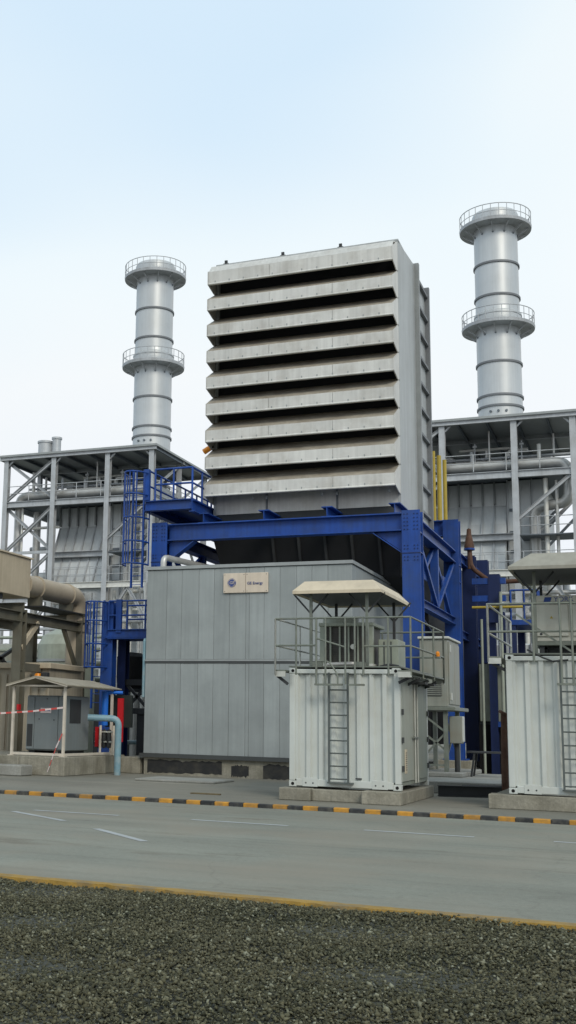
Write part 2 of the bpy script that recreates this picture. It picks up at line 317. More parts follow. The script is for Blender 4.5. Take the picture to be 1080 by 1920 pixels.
    def slab(s, a, b_, c, d, th):                      # quad with thickness
        a, b_, c, d = V(a), V(b_), V(c), V(d); n = (b_ - a).cross(d - a).normalized() * th
        return s.hexa([a, b_, c, d, a + n, b_ + n, c + n, d + n])
    def mesh(s, name, m_, o=(0, 0, 0)):
        me = bpy.data.meshes.new(name); me.from_pydata([(x - o[0], y - o[1], z - o[2]) for x, y, z in s.v], [], s.f)
        me.polygons.foreach_set('use_smooth', s.sm); me.materials.append(MATS[m_])
        import bmesh
        bm = bmesh.new(); bm.from_mesh(me); bmesh.ops.recalc_face_normals(bm, faces=bm.faces); bm.to_mesh(me); bm.free()
        me.update(); return me
    def build(s, name, m_, parent=None):
        o = ORG[parent.name] if parent else (0, 0, 0)
        ob = bpy.data.objects.new(name, s.mesh(name, m_, o)); COL.objects.link(ob)
        if parent: ob.parent = parent
        ORG[ob.name] = o; return ob
def inst(name, me, parent, loc):
    ob = bpy.data.objects.new(name, me); COL.objects.link(ob); ob.parent = parent
    o = ORG[parent.name] if parent else (0, 0, 0)
    ob.location = (loc[0] - o[0], loc[1] - o[1], loc[2] - o[2]); ORG[ob.name] = tuple(loc); return ob
def fillet(pts, r, n=5):
    o = [V(pts[0])]
    for i in range(1, len(pts) - 1):
        p = V(pts[i]); a = (V(pts[i - 1]) - p).normalized(); c = (V(pts[i + 1]) - p).normalized()
        p0 = p + a * r; p1 = p + c * r
        for k in range(n + 1):
            u = k / n; o.append(p0 * (1 - u) ** 2 + p * 2 * u * (1 - u) + p1 * u ** 2)
    return o + [V(pts[-1])]
def tag(o, label, cat, group=None):
    o['label'] = label; o['category'] = cat
    if group: o['group'] = group
    return o
def thing(name, label, cat, loc, group=None):
    o = bpy.data.objects.new(name, None); COL.objects.link(o); o.location = loc; o.empty_display_size = 0.3
    ORG[o.name] = tuple(loc); return tag(o, label, cat, group)
def struct(o): o['kind'] = 'structure'; return o
def copy_tree(o, parent=None, loc=None):
    c = o.copy(); COL.objects.link(c)
    if parent: c.parent = parent
    if loc: c.location = loc
    for ch in o.children: copy_tree(ch, c)
    return c
def text_mesh(txt, size, m_, x, y, z, parent, name, ext=0.006, italic=0.0, align='CENTER'):
    cu = bpy.data.curves.new('t', 'FONT'); cu.body = txt; cu.size = size; cu.extrude = ext; cu.align_x = align; cu.align_y = 'CENTER'; cu.shear = italic; cu.resolution_u = 4
    to = bpy.data.objects.new('t', cu); COL.objects.link(to); bpy.context.view_layer.update()
    me = bpy.data.meshes.new_from_object(to.evaluated_get(bpy.context.evaluated_depsgraph_get()))
    bpy.data.objects.remove(to); bpy.data.curves.remove(cu)
    me.transform(Matrix.Rotation(R(90), 4, 'X')); me.materials.clear(); me.materials.append(MATS[m_])
    return inst(name, me, parent, (x, y, z))
def railing(parent, pts, z0, h, m_, r=0.022, step=1.2, mids=(0.5,), posts=True, toe=0.0):
    """posts as single parts, each rail run one part"""
    pm = {}
    for i in range(len(pts) - 1):
        a = V((*pts[i], z0)); c = V((*pts[i + 1], z0)); Ln = (c - a).length; k = max(1, round(Ln / step))
        for f_ in (1.0,) + tuple(mids):
            B().tube([a + V((0, 0, h * f_)), c + V((0, 0, h * f_))], r, 8).build('top_rail' if f_ == 1.0 else 'mid_rail', m_, parent)
        if toe: B().beam(a + V((0, 0, toe / 2)), c + V((0, 0, toe / 2)), 0.015, toe).build('toe_board', m_, parent)
        if posts:
            for j in range(k + (1 if i == len(pts) - 2 else 0)):
                p = a.lerp(c, j / k)
                if 'p' not in pm: pm['p'] = B().tube([(0, 0, 0), (0, 0, h)], r * 1.05, 8).mesh('post', m_)
                inst('post', pm['p'], parent, p)

# ------------------------------------------------------------------ setting: ground, road, kerb, gravel
def sheet(name, x0, x1, y0, y1, z, m_):
    return struct(B().add([(x0, y0, z), (x1, y0, z), (x1, y1, z), (x0, y1, z)], [(0, 1, 2, 3)]).build(name, m_))
RZ = -0.075
sheet('ground', -900, 900, -300, 1500, -0.16, 'earth')
sheet('road', -80, 60, 11.2, 22.9, RZ, 'road_concrete')
struct(B().box(-80, 60, 22.98, 120, -0.15, 0.0).build('pavement', 'pavement_concrete'))
kerb = struct(B().box(-80, 60, 22.86, 22.975, -0.15, -0.006).build('kerb', 'concrete_grey'))
kl = 0.315
kme = {c: B().cbox(0.004, kl - 0.004, -0.012, 0.14, -0.09, 0.006, 0.014).mesh('kerb_block', 'kerb_' + c) for c in ('yellow', 'black')}
for i in range(74):
    inst('kerb_block', kme['yellow' if i % 2 else 'black'], kerb, (-20.15 + i * kl, 22.84 + random.uniform(-.004, .004), random.uniform(-.004, .004)))
# yellow painted edge strip of the road, chipped
bb = B(); n = 260; xs = np.linspace(-20, 14, n); a0 = 11.02 + rng.normal(0, 0.022, n); a1 = 11.2 + rng.normal(0, 0.012, n)
vs = [(x, y, RZ + 0.02) for x, y in zip(xs, a0)] + [(x, y, RZ + 0.02) for x, y in zip(xs, a1)] + [(x, y + 0.012, RZ - 0.03) for x, y in zip(xs, a1)] + [(x, y - 0.01, RZ - 0.03) for x, y in zip(xs, a0)]
bb.add(vs, [(i, i + 1, n + i + 1, n + i) for i in range(n - 1)] + [(n + i, n + i + 1, 2 * n + i + 1, 2 * n + i) for i in range(n - 1)] + [(3 * n + i, 3 * n + i + 1, i + 1, i) for i in range(n - 1)])
struct(bb.build('road_edge_strip', 'edge_yellow'))
def mark(x0, y0, x1, y1, wd):
    d = V((x1 - x0, y1 - y0, 0)).normalized(); nrm = V((-d.y, d.x, 0)) * wd / 2; a = V((x0, y0, RZ + 0.004)); c = V((x1, y1, RZ + 0.004))
    struct(B().add([a - nrm, c - nrm, c + nrm, a + nrm], [(0, 1, 2, 3)]).build('road_marking', 'line_white'))
for x in (-16.9, -13.7, -10.75, -7.58, -4.52, -1.55, 1.6): mark(x, 19.25, x + 1.78, 19.2, 0.13)
mark(-10.9, 18.75, -9.24, 17.6, 0.13); mark(-8.18, 16.67, -6.78, 15.39, 0.13)
# gravel bed + stones
struct(B().add([(-60, -20, RZ - 0.03), (40, -20, RZ - 0.03), (40, 11.02, RZ - 0.03), (-60, 11.02, RZ - 0.03)], [(0, 1, 2, 3)]).build('gravel_bed', 'gravel_bed'))
def stones(n, x0, x1, y0, y1, smin, smax):
    base = np.array([(1, 0, 0), (-1, 0, 0), (0, 1, 0), (0, -1, 0), (0, 0, 1), (0, 0, -1)], float)
    tri = np.array([(0, 2, 4), (2, 1, 4), (1, 3, 4), (3, 0, 4), (2, 0, 5), (1, 2, 5), (3, 1, 5), (0, 3, 5)])
    s = rng.uniform(smin, smax, n) * rng.choice([0.55, 0.75, 0.9, 1.0, 1.2, 1.5], n)
    v = base[None] * s[:, None, None] * rng.uniform(0.65, 1.25, (n, 6, 1)) * np.array([1.15, 0.95, 0.62])
    v += rng.normal(0, 0.2, (n, 6, 3)) * s[:, None, None]
    q = rng.normal(size=(n, 4)); q[:, 1:3] *= 0.35; q /= np.linalg.norm(q, axis=1)[:, None]
    w_, x_, y_, z_ = q.T
    Rm = np.stack([np.stack([1 - 2 * (y_**2 + z_**2), 2 * (x_ * y_ - w_ * z_), 2 * (x_ * z_ + w_ * y_)], -1), np.stack([2 * (x_ * y_ + w_ * z_), 1 - 2 * (x_**2 + z_**2), 2 * (y_ * z_ - w_ * x_)], -1), np.stack([2 * (x_ * z_ - w_ * y_), 2 * (y_ * z_ + w_ * x_), 1 - 2 * (x_**2 + y_**2)], -1)], 1)
    v = np.einsum('nij,nkj->nki', Rm, v)
    px = rng.uniform(x0, x1, n); py = rng.uniform(y0, y1, n)
    hz = 0.012 * np.sin(px * 2.1 + py) + 0.012 * np.sin(py * 3.3 - px * 1.3)
    v += np.stack([px, py, RZ - 0.025 + hz + rng.uniform(0, 0.024, n)], -1)[:, None]
    return v.reshape(-1, 3), (tri[None] + 6 * np.arange(n)[:, None, None]).reshape(-1, 3)
vs1, f1 = stones(140000, -8.2, 2.0, 5.2, 11.06, 0.008, 0.017)
vs2, f2 = stones(9000, -14, -8.2, 6.0, 11.03, 0.02, 0.034); f2 = f2 + len(vs1)
vs3, f3 = stones(9000, 2.0, 7.0, 5.0, 11.03, 0.02, 0.034); f3 = f3 + len(vs1) + len(vs2)
vs_ = np.concatenate([vs1, vs2, vs3]); fs_ = np.concatenate([f1, f2, f3])
me = bpy.data.meshes.new('gravel'); me.vertices.add(len(vs_)); me.vertices.foreach_set('co', vs_.ravel().astype(np.float32))
me.loops.add(fs_.size); me.loops.foreach_set('vertex_index', fs_.ravel().astype(np.int32)); me.polygons.add(len(fs_))
me.polygons.foreach_set('loop_start', np.arange(0, fs_.size, 3, dtype=np.int32)); me.polygons.foreach_set('loop_total', np.full(len(fs_), 3, np.int32)); me.update(calc_edges=True)
me.materials.append(MATS['gravel_stone']); gv = bpy.data.objects.new('gravel', me); COL.objects.link(gv); gv['kind'] = 'stuff'
tag(gv, 'dark olive grey loose gravel along the front edge of the road', 'gravel')

# ------------------------------------------------------------------ boilers (two alike, one module copied)
def make_boiler(label):
    t = thing('boiler_house', label, 'boiler house', (-36.6, 75, 0), 'boiler houses behind the turbine')
    CX = (-42.4, -38.5, -34.25, -30.9)
    G = 'galvanised'
    for x in CX:
        for y in (70.0, 79.9): B().icol(x, y, 0, 20.0, 0.36, 0.36).build('column', G, t)
    for x in (CX[0], CX[3]): B().icol(x, 74.85, 0, 20.0, 0.3, 0.3).build('column', G, t)
    B().box(-42.95, -30.45, 69.6, 80.3, 20.22, 20.36).build('roof', 'trim_light', t)
    ru = bpy.context
    for y in (69.75, 74.85, 80.1): B().ibeam((-42.9, y, 20.1), (-30.5, y, 20.1), 0.2, 0.24).build('roof_beam', G, t)
    for x in np.linspace(-42.8, -30.6, 8): B().ibeam((x, 69.9, 20.08), (x, 80.0, 20.08), 0.12, 0.2).build('purlin', 'stack_dark', t)
    for x in CX:                                       # knee braces at the column heads
        B().beam((x, 70, 19.5), (x + (0.5 if x < -33 else -0.5), 70, 19.98), 0.1, 0.1).build('knee_brace', G, t)
    # floor level at 16.8 m
    B().ibeam((-42.6, 69.95, 16.72), (-30.7, 69.95, 16.72), 0.25, 0.42).build('floor_beam', G, t)
    B().ibeam((-30.9, 70, 16.72), (-30.9, 79.9, 16.72), 0.2, 0.36).build('floor_beam', G, t)
    B().ibeam((-42.4, 70, 16.72), (-42.4, 79.9, 16.72), 0.2, 0.36).build('floor_beam', G, t)
    B().box(-42.5, -30.8, 70.1, 79.8, 16.94, 17.0).build('floor_deck', 'stack_dark', t)
    B().box(-39.6, -32.5, 74.0, 79.5, 17.0, 18.6).build('drum_casing', 'cladding', t)
    railing(t, [(-42.4, 69.9), (-30.9, 69.9), (-30.9, 79)], 17.0, 1.05, G, 0.03, 1.95)
    # lower frame
    B().ibeam((-38.5, 69.95, 10.76), (-30.7, 69.95, 10.76), 0.25, 0.42).build('floor_beam', 'pipe_white', t)
    B().ibeam((-42.6, 69.95, 9.8), (-38.5, 69.95, 9.8), 0.2, 0.3).build('floor_beam', G, t)
    B().ibeam((-42.6, 69.95, 5.2), (-30.7, 69.95, 5.2), 0.25, 0.42).build('floor_beam', G, t)
    def brace(x0, z0, x1, z1, y=70.0, wd=0.2): B().ibeam((x0, y, z0), (x1, y, z1), wd, wd).build('brace', G, t)
    for z0, z1 in ((17.0, 19.9), (13.2, 16.5), (9.9, 13.2), (5.3, 9.7)):
        brace(CX[0], z0, CX[1], z1); brace(CX[0], z1, CX[1], z0, 70.22)
    B().beam((-42.4, 70, 13.2), (-38.5, 70, 13.2), 0.14, 0.2).build('strut', G, t)
    brace(-34.25, 13.9, -31.0, 16.6); brace(-33.4, 13.3, -31.0, 15.4, 72.0, 0.14)
    for i, z in enumerate((12.35, 13.5, 14.0)): B().beam((-33.2, 73, z - 0.1), (-30.9, 73, z + 2.3), 0.15, 0.15).build('stair_stringer', 'stack_dark', t)
    brace(-34.25, 8.0, -32.6, 10.5); brace(-30.9, 8.0, -32.5, 10.5)
    for y0, y1 in ((70, 74.85), (74.85, 79.9)):
        B().ibeam((-30.9, y0, 17.2), (-30.9, y1, 19.9), 0.14, 0.14).build('brace', G, t)
        B().ibeam((-30.9, y0, 16.4), (-30.9, y1, 11.2), 0.14, 0.14).build('brace', G, t)
    # casing
    C_ = 'cladding'
    B().box(-39.5, -32.8, 73.2, 79.4, 3.0, 16.9).build('casing_core', C_, t)
    n = 6; x0, x1 = -39.45, -35.1
    for i in range(n):
        a = x0 + (x1 - x0) * i / n; c = x0 + (x1 - x0) * (i + 1) / n; g_ = 0.035
        B().box(a + g_, c - g_, 73.02, 73.2, 15.4, 16.85).build('casing_panel', C_, t)
        B().box(a - 0.05, a + 0.05, 72.8, 73.2, 15.5, 16.9).build('casing_rib', 'flange_grey', t)
        B().slab((c - g_, 73.05, 15.38), (a + g_, 73.05, 15.38), (a + g_, 72.35, 13.5), (c - g_, 72.35, 13.5), 0.08).build('casing_panel', C_, t)
        B().beam((a, 72.98, 15.42), (a, 72.12, 13.48), 0.09, 0.16).build('casing_rib', 'galvanised', t)
        B().slab((c - g_, 72.2, 13.0), (a + g_, 72.2, 13.0), (a + g_, 71.35, 11.05), (c - g_, 71.35, 11.05), 0.08).build('casing_panel', C_, t)
        B().beam((a, 72.1, 13.0), (a, 71.12, 11.0), 0.09, 0.16).build('casing_rib', 'galvanised', t)
        B().box(a + g_, c - g_, 71.25, 71.35, 6.0, 10.4).build('casing_panel', C_, t)
    B().hexa([(x0, 71.45, 11.05), (x1, 71.45, 11.05), (x1, 73.3, 11.05), (x0, 73.3, 11.05), (x0, 72.9, 15.3), (x1, 72.9, 15.3), (x1, 73.3, 15.3), (x0, 73.3, 15.3)]).build('casing_hopper', C_, t)
    B().box(x0, x1, 71.36, 73.2, 5.5, 11.0).build('casing_hopper', C_, t)
    B().ibeam((-39.6, 71.9, 13.24), (-34.6, 71.9, 13.24), 0.5, 0.42).build('ledge_beam', G, t)
    B().ibeam((-39.6, 71.2, 10.9), (-34.6, 71.2, 10.9), 0.3, 0.3).build('ledge_beam', G, t)
    railing(t, [(-39.6, 71.0), (-34.6, 71.0)], 11.05, 1.0, G, 0.02, 1.6)
    for i, a in enumerate((-35.0, -34.3, -33.55)):
        B().box(a + 0.03, a + 0.68, 72.5, 73.2, 3.0, 16.85).build('casing_panel', C_, t)
        B().box(a - 0.03, a + 0.03, 72.38, 73.2, 3.0, 16.9).build('casing_rib', G, t)
    for z in (15.0, 13.6, 12.4, 11.3, 9.6): B().box(-34.9, -34.35, 72.42, 72.5, z - 0.09, z + 0.09).build('access_hatch', 'stack_dark', t)
    # pipes
    B().tube(fillet([(-41.8, 70.9, 6.0), (-41.8, 70.9, 17.5), (-31.3, 70.9, 17.5), (-31.3, 70.9, 15.0), (-33.35, 71.6, 14.95), (-33.35, 71.6, 4.0)], 0.7), 0.32, 14).build('steam_pipe', 'pipe_lagged', t)
    B().tube([(-40.9, 72.0, 5.0), (-40.9, 72.0, 16.5)], 0.26, 12).build('riser_pipe', 'pipe_lagged', t)
    B().tube([(-40.1, 72.6, 5.0), (-40.1, 72.6, 16.5)], 0.16, 12).build('riser_pipe', 'pipe_white', t)
    B().tube([(-42.0, 74.6, 12.0), (-38.9, 74.6, 12.0)], 0.4, 12).build('header_pipe', 'pipe_lagged', t)
    B().tube(fillet([(-33.35, 71.3, 5), (-33.35, 71.3, 10.4), (-31.6, 71.3, 10.4), (-31.6, 71.3, 5)], 0.4), 0.15, 10).build('drain_pipe', 'pipe_white', t)
    for x, dx, h in ((-38.2, -0.9, 1.5), (-36.2, 0, 1.9), (-35.2, 0, 1.3), (-34.9, 1.2, 1.8), (-40.6, 0.0, 2.2), (-39.7, 0.7, 1.5)):
        pts = [(x, 72.6, 17.0), (x, 72.6, 17.0 + h)] + ([(x + dx, 72.6, 17.0 + h)] if dx else [])
        B().tube(fillet(pts, 0.3) if dx else pts, 0.14 if dx else 0.09, 10).build('vent_pipe', 'pipe_lagged', t)
    for x, z in ((-37.4, 17.6), (-40.2, 17.7), (-36.3, 17.5), (-33.9, 17.8)):
        B().lathe([(0.0, z - 0.3), (0.22, z - 0.25), (0.3, z), (0.22, z + 0.25), (0.0, z + 0.3)], (x, 72.4), 12).build('valve', 'stack_dark', t)
    for x in (-36.8, -34.0): B().tube([(x, 71.8, 17.0), (x, 71.8, 19.2)], 0.04, 6).tube([(x - 0.12, 71.8, 19.0), (x + 0.12, 71.8, 19.0)], 0.09, 6).build('lamp_post', G, t)
    for k, (x, y, z0, z1, r_) in enumerate(((-32.6, 70.7, 3, 16.5, .14), (-32.0, 70.9, 3, 16.4, .1), (-31.7, 71.2, 3, 10.4, .2), (-33.9, 70.8, 3, 10.4, .13), (-36.4, 70.9, 3, 10.3, .16), (-39.2, 70.6, 6, 16.4, .07), (-41.2, 70.4, 4, 16.5, .09), (-35.9, 71.6, 17, 19.9, .06), (-37.0, 71.9, 17, 18.7, .12), (-33.0, 71.8, 17, 18.9, .12), (-32.2, 72.6, 17, 19.7, .07), (-39.0, 72.2, 17, 19.0, .1), (-41.3, 72.0, 17, 19.5, .12))):
        B().tube([(x, y, z0), (x, y, z1)], r_, 8).build('riser_pipe', ('pipe_white', 'pipe_lagged', 'galvanised')[k % 3], t)
    for k, (x0_, x1_, y, z, r_) in enumerate(((-41.8, -31.2, 72.3, 18.3, .09), (-39.6, -33.0, 71.6, 17.9, .06), (-42.2, -38.7, 71.4, 15.2, .1), (-42.2, -38.7, 73.5, 14.0, .18), (-38.4, -31.0, 70.5, 9.6, .14), (-38.4, -31.0, 70.8, 9.1, .1), (-38.4, -31.0, 70.4, 8.3, .18), (-42.2, -38.6, 71.0, 11.0, .12), (-38.0, -34.5, 73.6, 19.2, .1))):
        B().tube([(x0_, y, z), (x1_, y, z)], r_, 8).build('header_pipe', ('galvanised', 'pipe_lagged', 'pipe_white')[k % 3], t)
    for x in (-40.4, -37.9, -33.2): B().box(x - .35, x + .35, 72.3, 72.9, 17.0, 17.9).build('valve_skid', 'stack_dark', t)
    B().box(-34.1, -31.0, 70.1, 72.4, 13.0, 13.06).build('walkway', 'stack_dark', t); railing(t, [(-34.1, 70.1), (-31.0, 70.1)], 13.06, 1.05, G, .028, 1.0)
    railing(t, [(-38.4, 69.9), (-30.9, 69.9)], 10.97, 1.05, G, .025, 1.5)
    B().lathe([(0.55, 20.2), (0.55, 22.75), (0.62, 22.75), (0.62, 22.9), (0.05, 22.95)], (-44.6 + 1.9, 76.0), 20).build('roof_vent', G, t)
    B().lathe([(0.34, 20.2), (0.34, 23.0), (0.41, 23.0), (0.41, 23.15), (0.05, 23.2)], (-43.6 + 1.9, 76.0), 20).build('roof_vent', G, t)
    return t
boil = make_boiler('open framed grey boiler house left of the louvred tower, under a flat roof')
b2 = copy_tree(boil, None, (-36.6 + 27.15, 75, 0)); b2['label'] = 'open framed grey boiler house right of the louvred tower, cut by the picture edge'

def make_stack(label):
    c = (-36.31, 82.0); t = thing('chimney', label, 'chimney', (c[0], c[1], 0), 'boiler chimneys'); r = 1.53
    cuts = [0, 10, 20, 24.03, 24.81, 27.26, 29.9, 32.22, 34.67, 37.6]
    for a, b_ in zip(cuts[:-1], cuts[1:]): B().lathe([(r, a + 0.012), (r, b_ - 0.012)], c, 40).build('shell_section', 'stack_metal', t)
    rg = B().lathe([(r - 0.03, -0.07), (r + 0.09, -0.07), (r + 0.09, 0.07), (r - 0.03, 0.07)], (0, 0), 40, False).mesh('stiffener_ring', 'house_rib')
    for z in (24.03, 24.81, 27.26, 32.22, 34.67, 20.0): inst('stiffener_ring', rg, t, (c[0], c[1], z))
    B().lathe([(r, 29.9), (r + 0.1, 29.95), (r + 0.1, 30.85), (r + 0.14, 30.85), (r + 0.14, 31.0), (r + 0.02, 31.1), (r, 31.35)], c, 40).build('expansion_collar', 'stack_metal', t)
    B().lathe([(r, 37.6), (r + 0.12, 37.65), (r + 0.12, 38.55), (r + 0.05, 38.75), (r - 0.12, 38.8), (r - 0.12, 36.5)], c, 40).build('stack_rim', 'stack_metal', t)
    for z in (37.55, 29.95):
        p = B().lathe([(r + 0.01, z - 0.07), (2.52, z - 0.07), (2.55, z + 0.12), (2.5, z + 0.12), (2.5, z), (r + 0.01, z)], c, 48, False).build('platform_deck', 'galvanised', t)
        rl = B()
        for h, rr in ((1.1, 0.03), (0.55, 0.022), (0.15, 0.03)):
            rl.tube([(c[0] + 2.5 * math.cos(q), c[1] + 2.5 * math.sin(q), z + h) for q in np.linspace(0, 2 * math.pi, 49)], rr, 6)
        rl.build('guard_rail', 'galvanised', p)
        pm = B().tube([(0, 0, 0), (0, 0, 1.1)], 0.026, 6).mesh('post', 'galvanised')
        for q in np.linspace(0, 2 * math.pi, 28, endpoint=False): inst('post', pm, p, (c[0] + 2.5 * math.cos(q), c[1] + 2.5 * math.sin(q), z))
        for q in np.linspace(0, 2 * math.pi, 12, endpoint=False):
            dx, dy = math.cos(q), math.sin(q)
            B().beam((c[0] + r * dx, c[1] + r * dy, z - 0.6), (c[0] + 2.3 * dx, c[1] + 2.3 * dy, z - 0.1), 0.07, 0.1).build('bracket', 'galvanised', p)
            B().tube([(c[0] + (r - .02) * dx, c[1] + (r - .02) * dy, z - 0.62), (c[0] + (r + .05) * dx, c[1] + (r + .05) * dy, z - 0.62)], 0.07, 6).build('sample_port', 'stack_dark', p)
    for q in (-1.9, -1.55, -1.2): 
        dx, dy = math.cos(q), math.sin(q); B().tube([(c[0] + (r - .02) * dx, c[1] + (r - .02) * dy, 23.6), (c[0] + (r + .08) * dx, c[1] + (r + .08) * dy, 23.6)], 0.09, 8).build('sample_port', 'stack_dark', t)
    return t
st = make_stack('silver chimney with two round platforms, left of the louvred tower')
s2 = copy_tree(st, None, (-36.31 + 27.14, 82.0, 0)); s2['label'] = 'silver chimney with two round platforms, right of the louvred tower'

# ------------------------------------------------------------------ louvred filter house
fh = thing('filter_house', 'tall grey air intake tower with nine louvred hoods above the blue frame', 'air intake', (-10.4, 38.5, 8.2))
XL, XR, YF = -13.64, -7.2, 36.2
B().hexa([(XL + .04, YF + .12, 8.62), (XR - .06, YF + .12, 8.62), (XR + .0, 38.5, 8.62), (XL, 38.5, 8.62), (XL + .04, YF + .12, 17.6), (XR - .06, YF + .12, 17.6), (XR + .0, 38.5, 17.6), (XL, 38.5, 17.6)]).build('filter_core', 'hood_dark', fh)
xs = [XL - 0.01, -11.42, -9.23, XR - 0.02]             # panel seams
for k in range(9):
    zl = 16.72 - 0.942 * k; p = 0.942
    zt = zl + 0.90; D = 0.80
    prof_slope = [(YF + .1, zt), (YF - D, zl + 0.36), (YF - D + .03, zl + 0.335), (YF + .1, zt - 0.035)]
    if k == 0: prof_slope = [(YF + .1, zl + 0.93), (YF - D + .25, zl + 0.72), (YF - D, zl + 0.42), (YF - D + .03, zl + 0.39), (YF - D + .27, zl + .69), (YF + .1, zl + 0.89)]
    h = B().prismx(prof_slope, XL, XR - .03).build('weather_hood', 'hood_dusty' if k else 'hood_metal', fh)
    for a, c in zip(xs[:-1], xs[1:]):
        B().box(a + 0.006, c - 0.006, YF - D - 0.012, YF - D + 0.01, zl + 0.02, zl + (0.365 if k else .43)).build('face_panel', 'hood_metal', h)
    lip = B().prismx([(YF - D - 0.015, zl + 0.02), (YF - D - 0.05, zl - 0.03), (YF - D - 0.04, zl - 0.05), (YF - D + 0.05, zl - 0.05), (YF - D + 0.05, zl + .02)], XL, XR - .03)
    lip.build('drip_lip', 'hood_metal', h)
    st_ = B()
    for x in np.arange(XL + 0.25, XR - 0.1, 0.52): st_.box(x - 0.018, x + 0.018, YF - D - 0.022, YF - D - 0.011, zl + 0.02, zl + 0.085)
    st_.build('stiffener', 'trim_light', h)
    for x0_, x1_ in ((XL - .035, XL - .012), (XR - .035, XR - .005)):   # end cheeks
        B().prismx([(YF + .12, zt + (.01 if k else .08)), (YF - D - .02, zl + (0.37 if k else .44)), (YF - D - .02, zl - .03), (YF - .25, zl - 0.16), (YF + .12, zl - .18)], x0_, x1_).build('end_cheek', 'hood_metal', h)
    B().slab((XR - .06, YF - D + .03, zl - .03), (XL + .02, YF - D + .03, zl - .03), (XL + .02, YF + .1, zl - .12), (XR - .06, YF + .1, zl - .12), 0.01).build('drip_tray', 'hood_dark', h) if False else None
# base skirt under the lowest hood
for a, c in ((-13.55, -11.72), (-11.72, -9.3), (-9.3, -7.24)):
    B().box(a + 0.01, c - 0.01, YF + 0.02, YF + 0.1, 8.64, 9.42).build('base_panel', 'hood_metal', fh)
for x in (-11.72, -9.3): B().box(x - .03, x + .03, YF - .02, YF + .02, 8.64, 9.42).build('base_rib', 'house_rib', fh)
B().box(-13.5, -7.3, YF + .05, 41.5, 8.2, 8.64).build('base_frame', 'dark_steel', fh)
# right flank: front section flares slightly, then two bolted flanges with ribs between
B().hexa([(XR - .1, YF - .0, 8.62), (XR, YF - .0, 8.62), (XR + .12, 38.45, 8.62), (XR - .1, 38.45, 8.62), (XR - .1, YF - .0, 17.66), (XR, YF - .0, 17.66), (XR + .12, 38.45, 17.66), (XR - .1, 38.45, 17.66)]).build('side_wall', 'house_side', fh)
B().hexa([(XL - .12, 38.45, 8.62), (XL, YF, 8.62), (XL + .1, YF, 8.62), (XL + .1, 38.45, 8.62), (XL - .12, 38.45, 17.66), (XL, YF, 17.66), (XL + .1, YF, 17.66), (XL + .1, 38.45, 17.66)]).build('side_wall', 'house_side', fh)
B().box(XL - .02, XR + .02, YF - .02, 41.3, 17.66, 17.72).build('roof', 'house_side', fh)
B().box(XL - .35, XR + .27, 38.45, 38.62, 8.62, 17.72).build('flange', 'flange_grey', fh)
B().box(XL, XR + .02, 38.62, 40.95, 8.62, 17.6).build('transition_wall', 'house_side', fh)
B().box(XL - .35, XR + .18, 40.95, 41.12, 8.62, 17.75).build('flange', 'house_rib', fh)
B().box(XL + .3, XR - .2, 41.15, 43.2, 8.62, 16.5).build('transition_wall', 'house_side', fh)
rb = B().box(0, 0.12, 0, 2.31, -.045, .045).mesh('side_rib', 'house_rib')
for k in range(10): inst('side_rib', rb, fh, (XR + .021, 38.63, 9.0 + 0.93 * k))
for x in (-13.3, -11.2, -9.15): 
    B().box(x - .05, x + .05, YF + .0, YF + .06, 17.73, 17.86).box(x - .1, x + .1, YF + .0, YF + .06, 17.72, 17.75).build('lifting_lug', 'dark_steel', fh)
for x in (-12.1, -11.6, -9.7, -9.2, -7.5):
    B().tube([(x, YF - .4, 9.02), (x, YF - .4, 9.12)], 0.05, 8).build('drain_stub', 'trim_light', fh)
fo = thing('warning_lamp', 'small orange lamp sticking out on the left edge of the louvred tower', 'lamp', (-13.75, 36.0, 11.0))
B().tube([(-13.95, 36.0, 10.85), (-13.72, 36.0, 10.98)], 0.1, 10).build('lens', 'orange_lamp', fo); B().beam((-13.72, 36.0, 10.98), (-13.6, 36.05, 11.02), 0.06, 0.06).build('arm', 'dark_steel', fo)

# ------------------------------------------------------------------ blue support frame
bf = thing('support_frame', 'heavy blue steel frame carrying the louvred intake tower', 'steel frame', (-10.8, 38.8, 0))
BP = 'blue_paint'; Y0, Y1 = 35.0, 42.6; XA, XB = -15.02, -6.63
for x, y, zt in ((XA, Y0, 8.2), (XB, Y0, 8.2), (XA, Y1, 9.2), (XB, Y1, 9.2)):
    B().icol(x, y, 0.55, zt, 0.56, 0.5, 0.04).build('column', BP, bf)
    B().box(x - .4, x + .4, y - .4, y + .4, .5, .55).build('base_plate', BP, bf); B().cbox(x - .6, x + .6, y - .6, y + .6, 0, .5, .02).build('pedestal', 'concrete', bf)
    if y == Y0: B().box(x - .29, x + .29, y - .26, y - .20, 6.85, 6.88).build('splice_plate', 'blue_dark', bf)
    for z in (7.5, 6.88): B().box(x - .27, x + .27, y - .2, y + .2, z, z + .03).build('stiffener_plate', BP, bf)
B().ibeam((XA + .28, Y0 - .02, 7.86), (XB - .28, Y0 - .02, 7.86), 0.4, 0.56, 0.035).build('front_beam', BP, bf)
B().ibeam((XA + .28, Y1, 8.9), (XB - .28, Y1, 8.9), 0.4, 0.6, 0.035).build('rear_beam', BP, bf)
for x in (XA, XB): B().ibeam((x, Y0 + .26, 7.8), (x, Y1 - .26, 7.8), 0.36, 0.44, 0.035).build('side_beam', BP, bf)
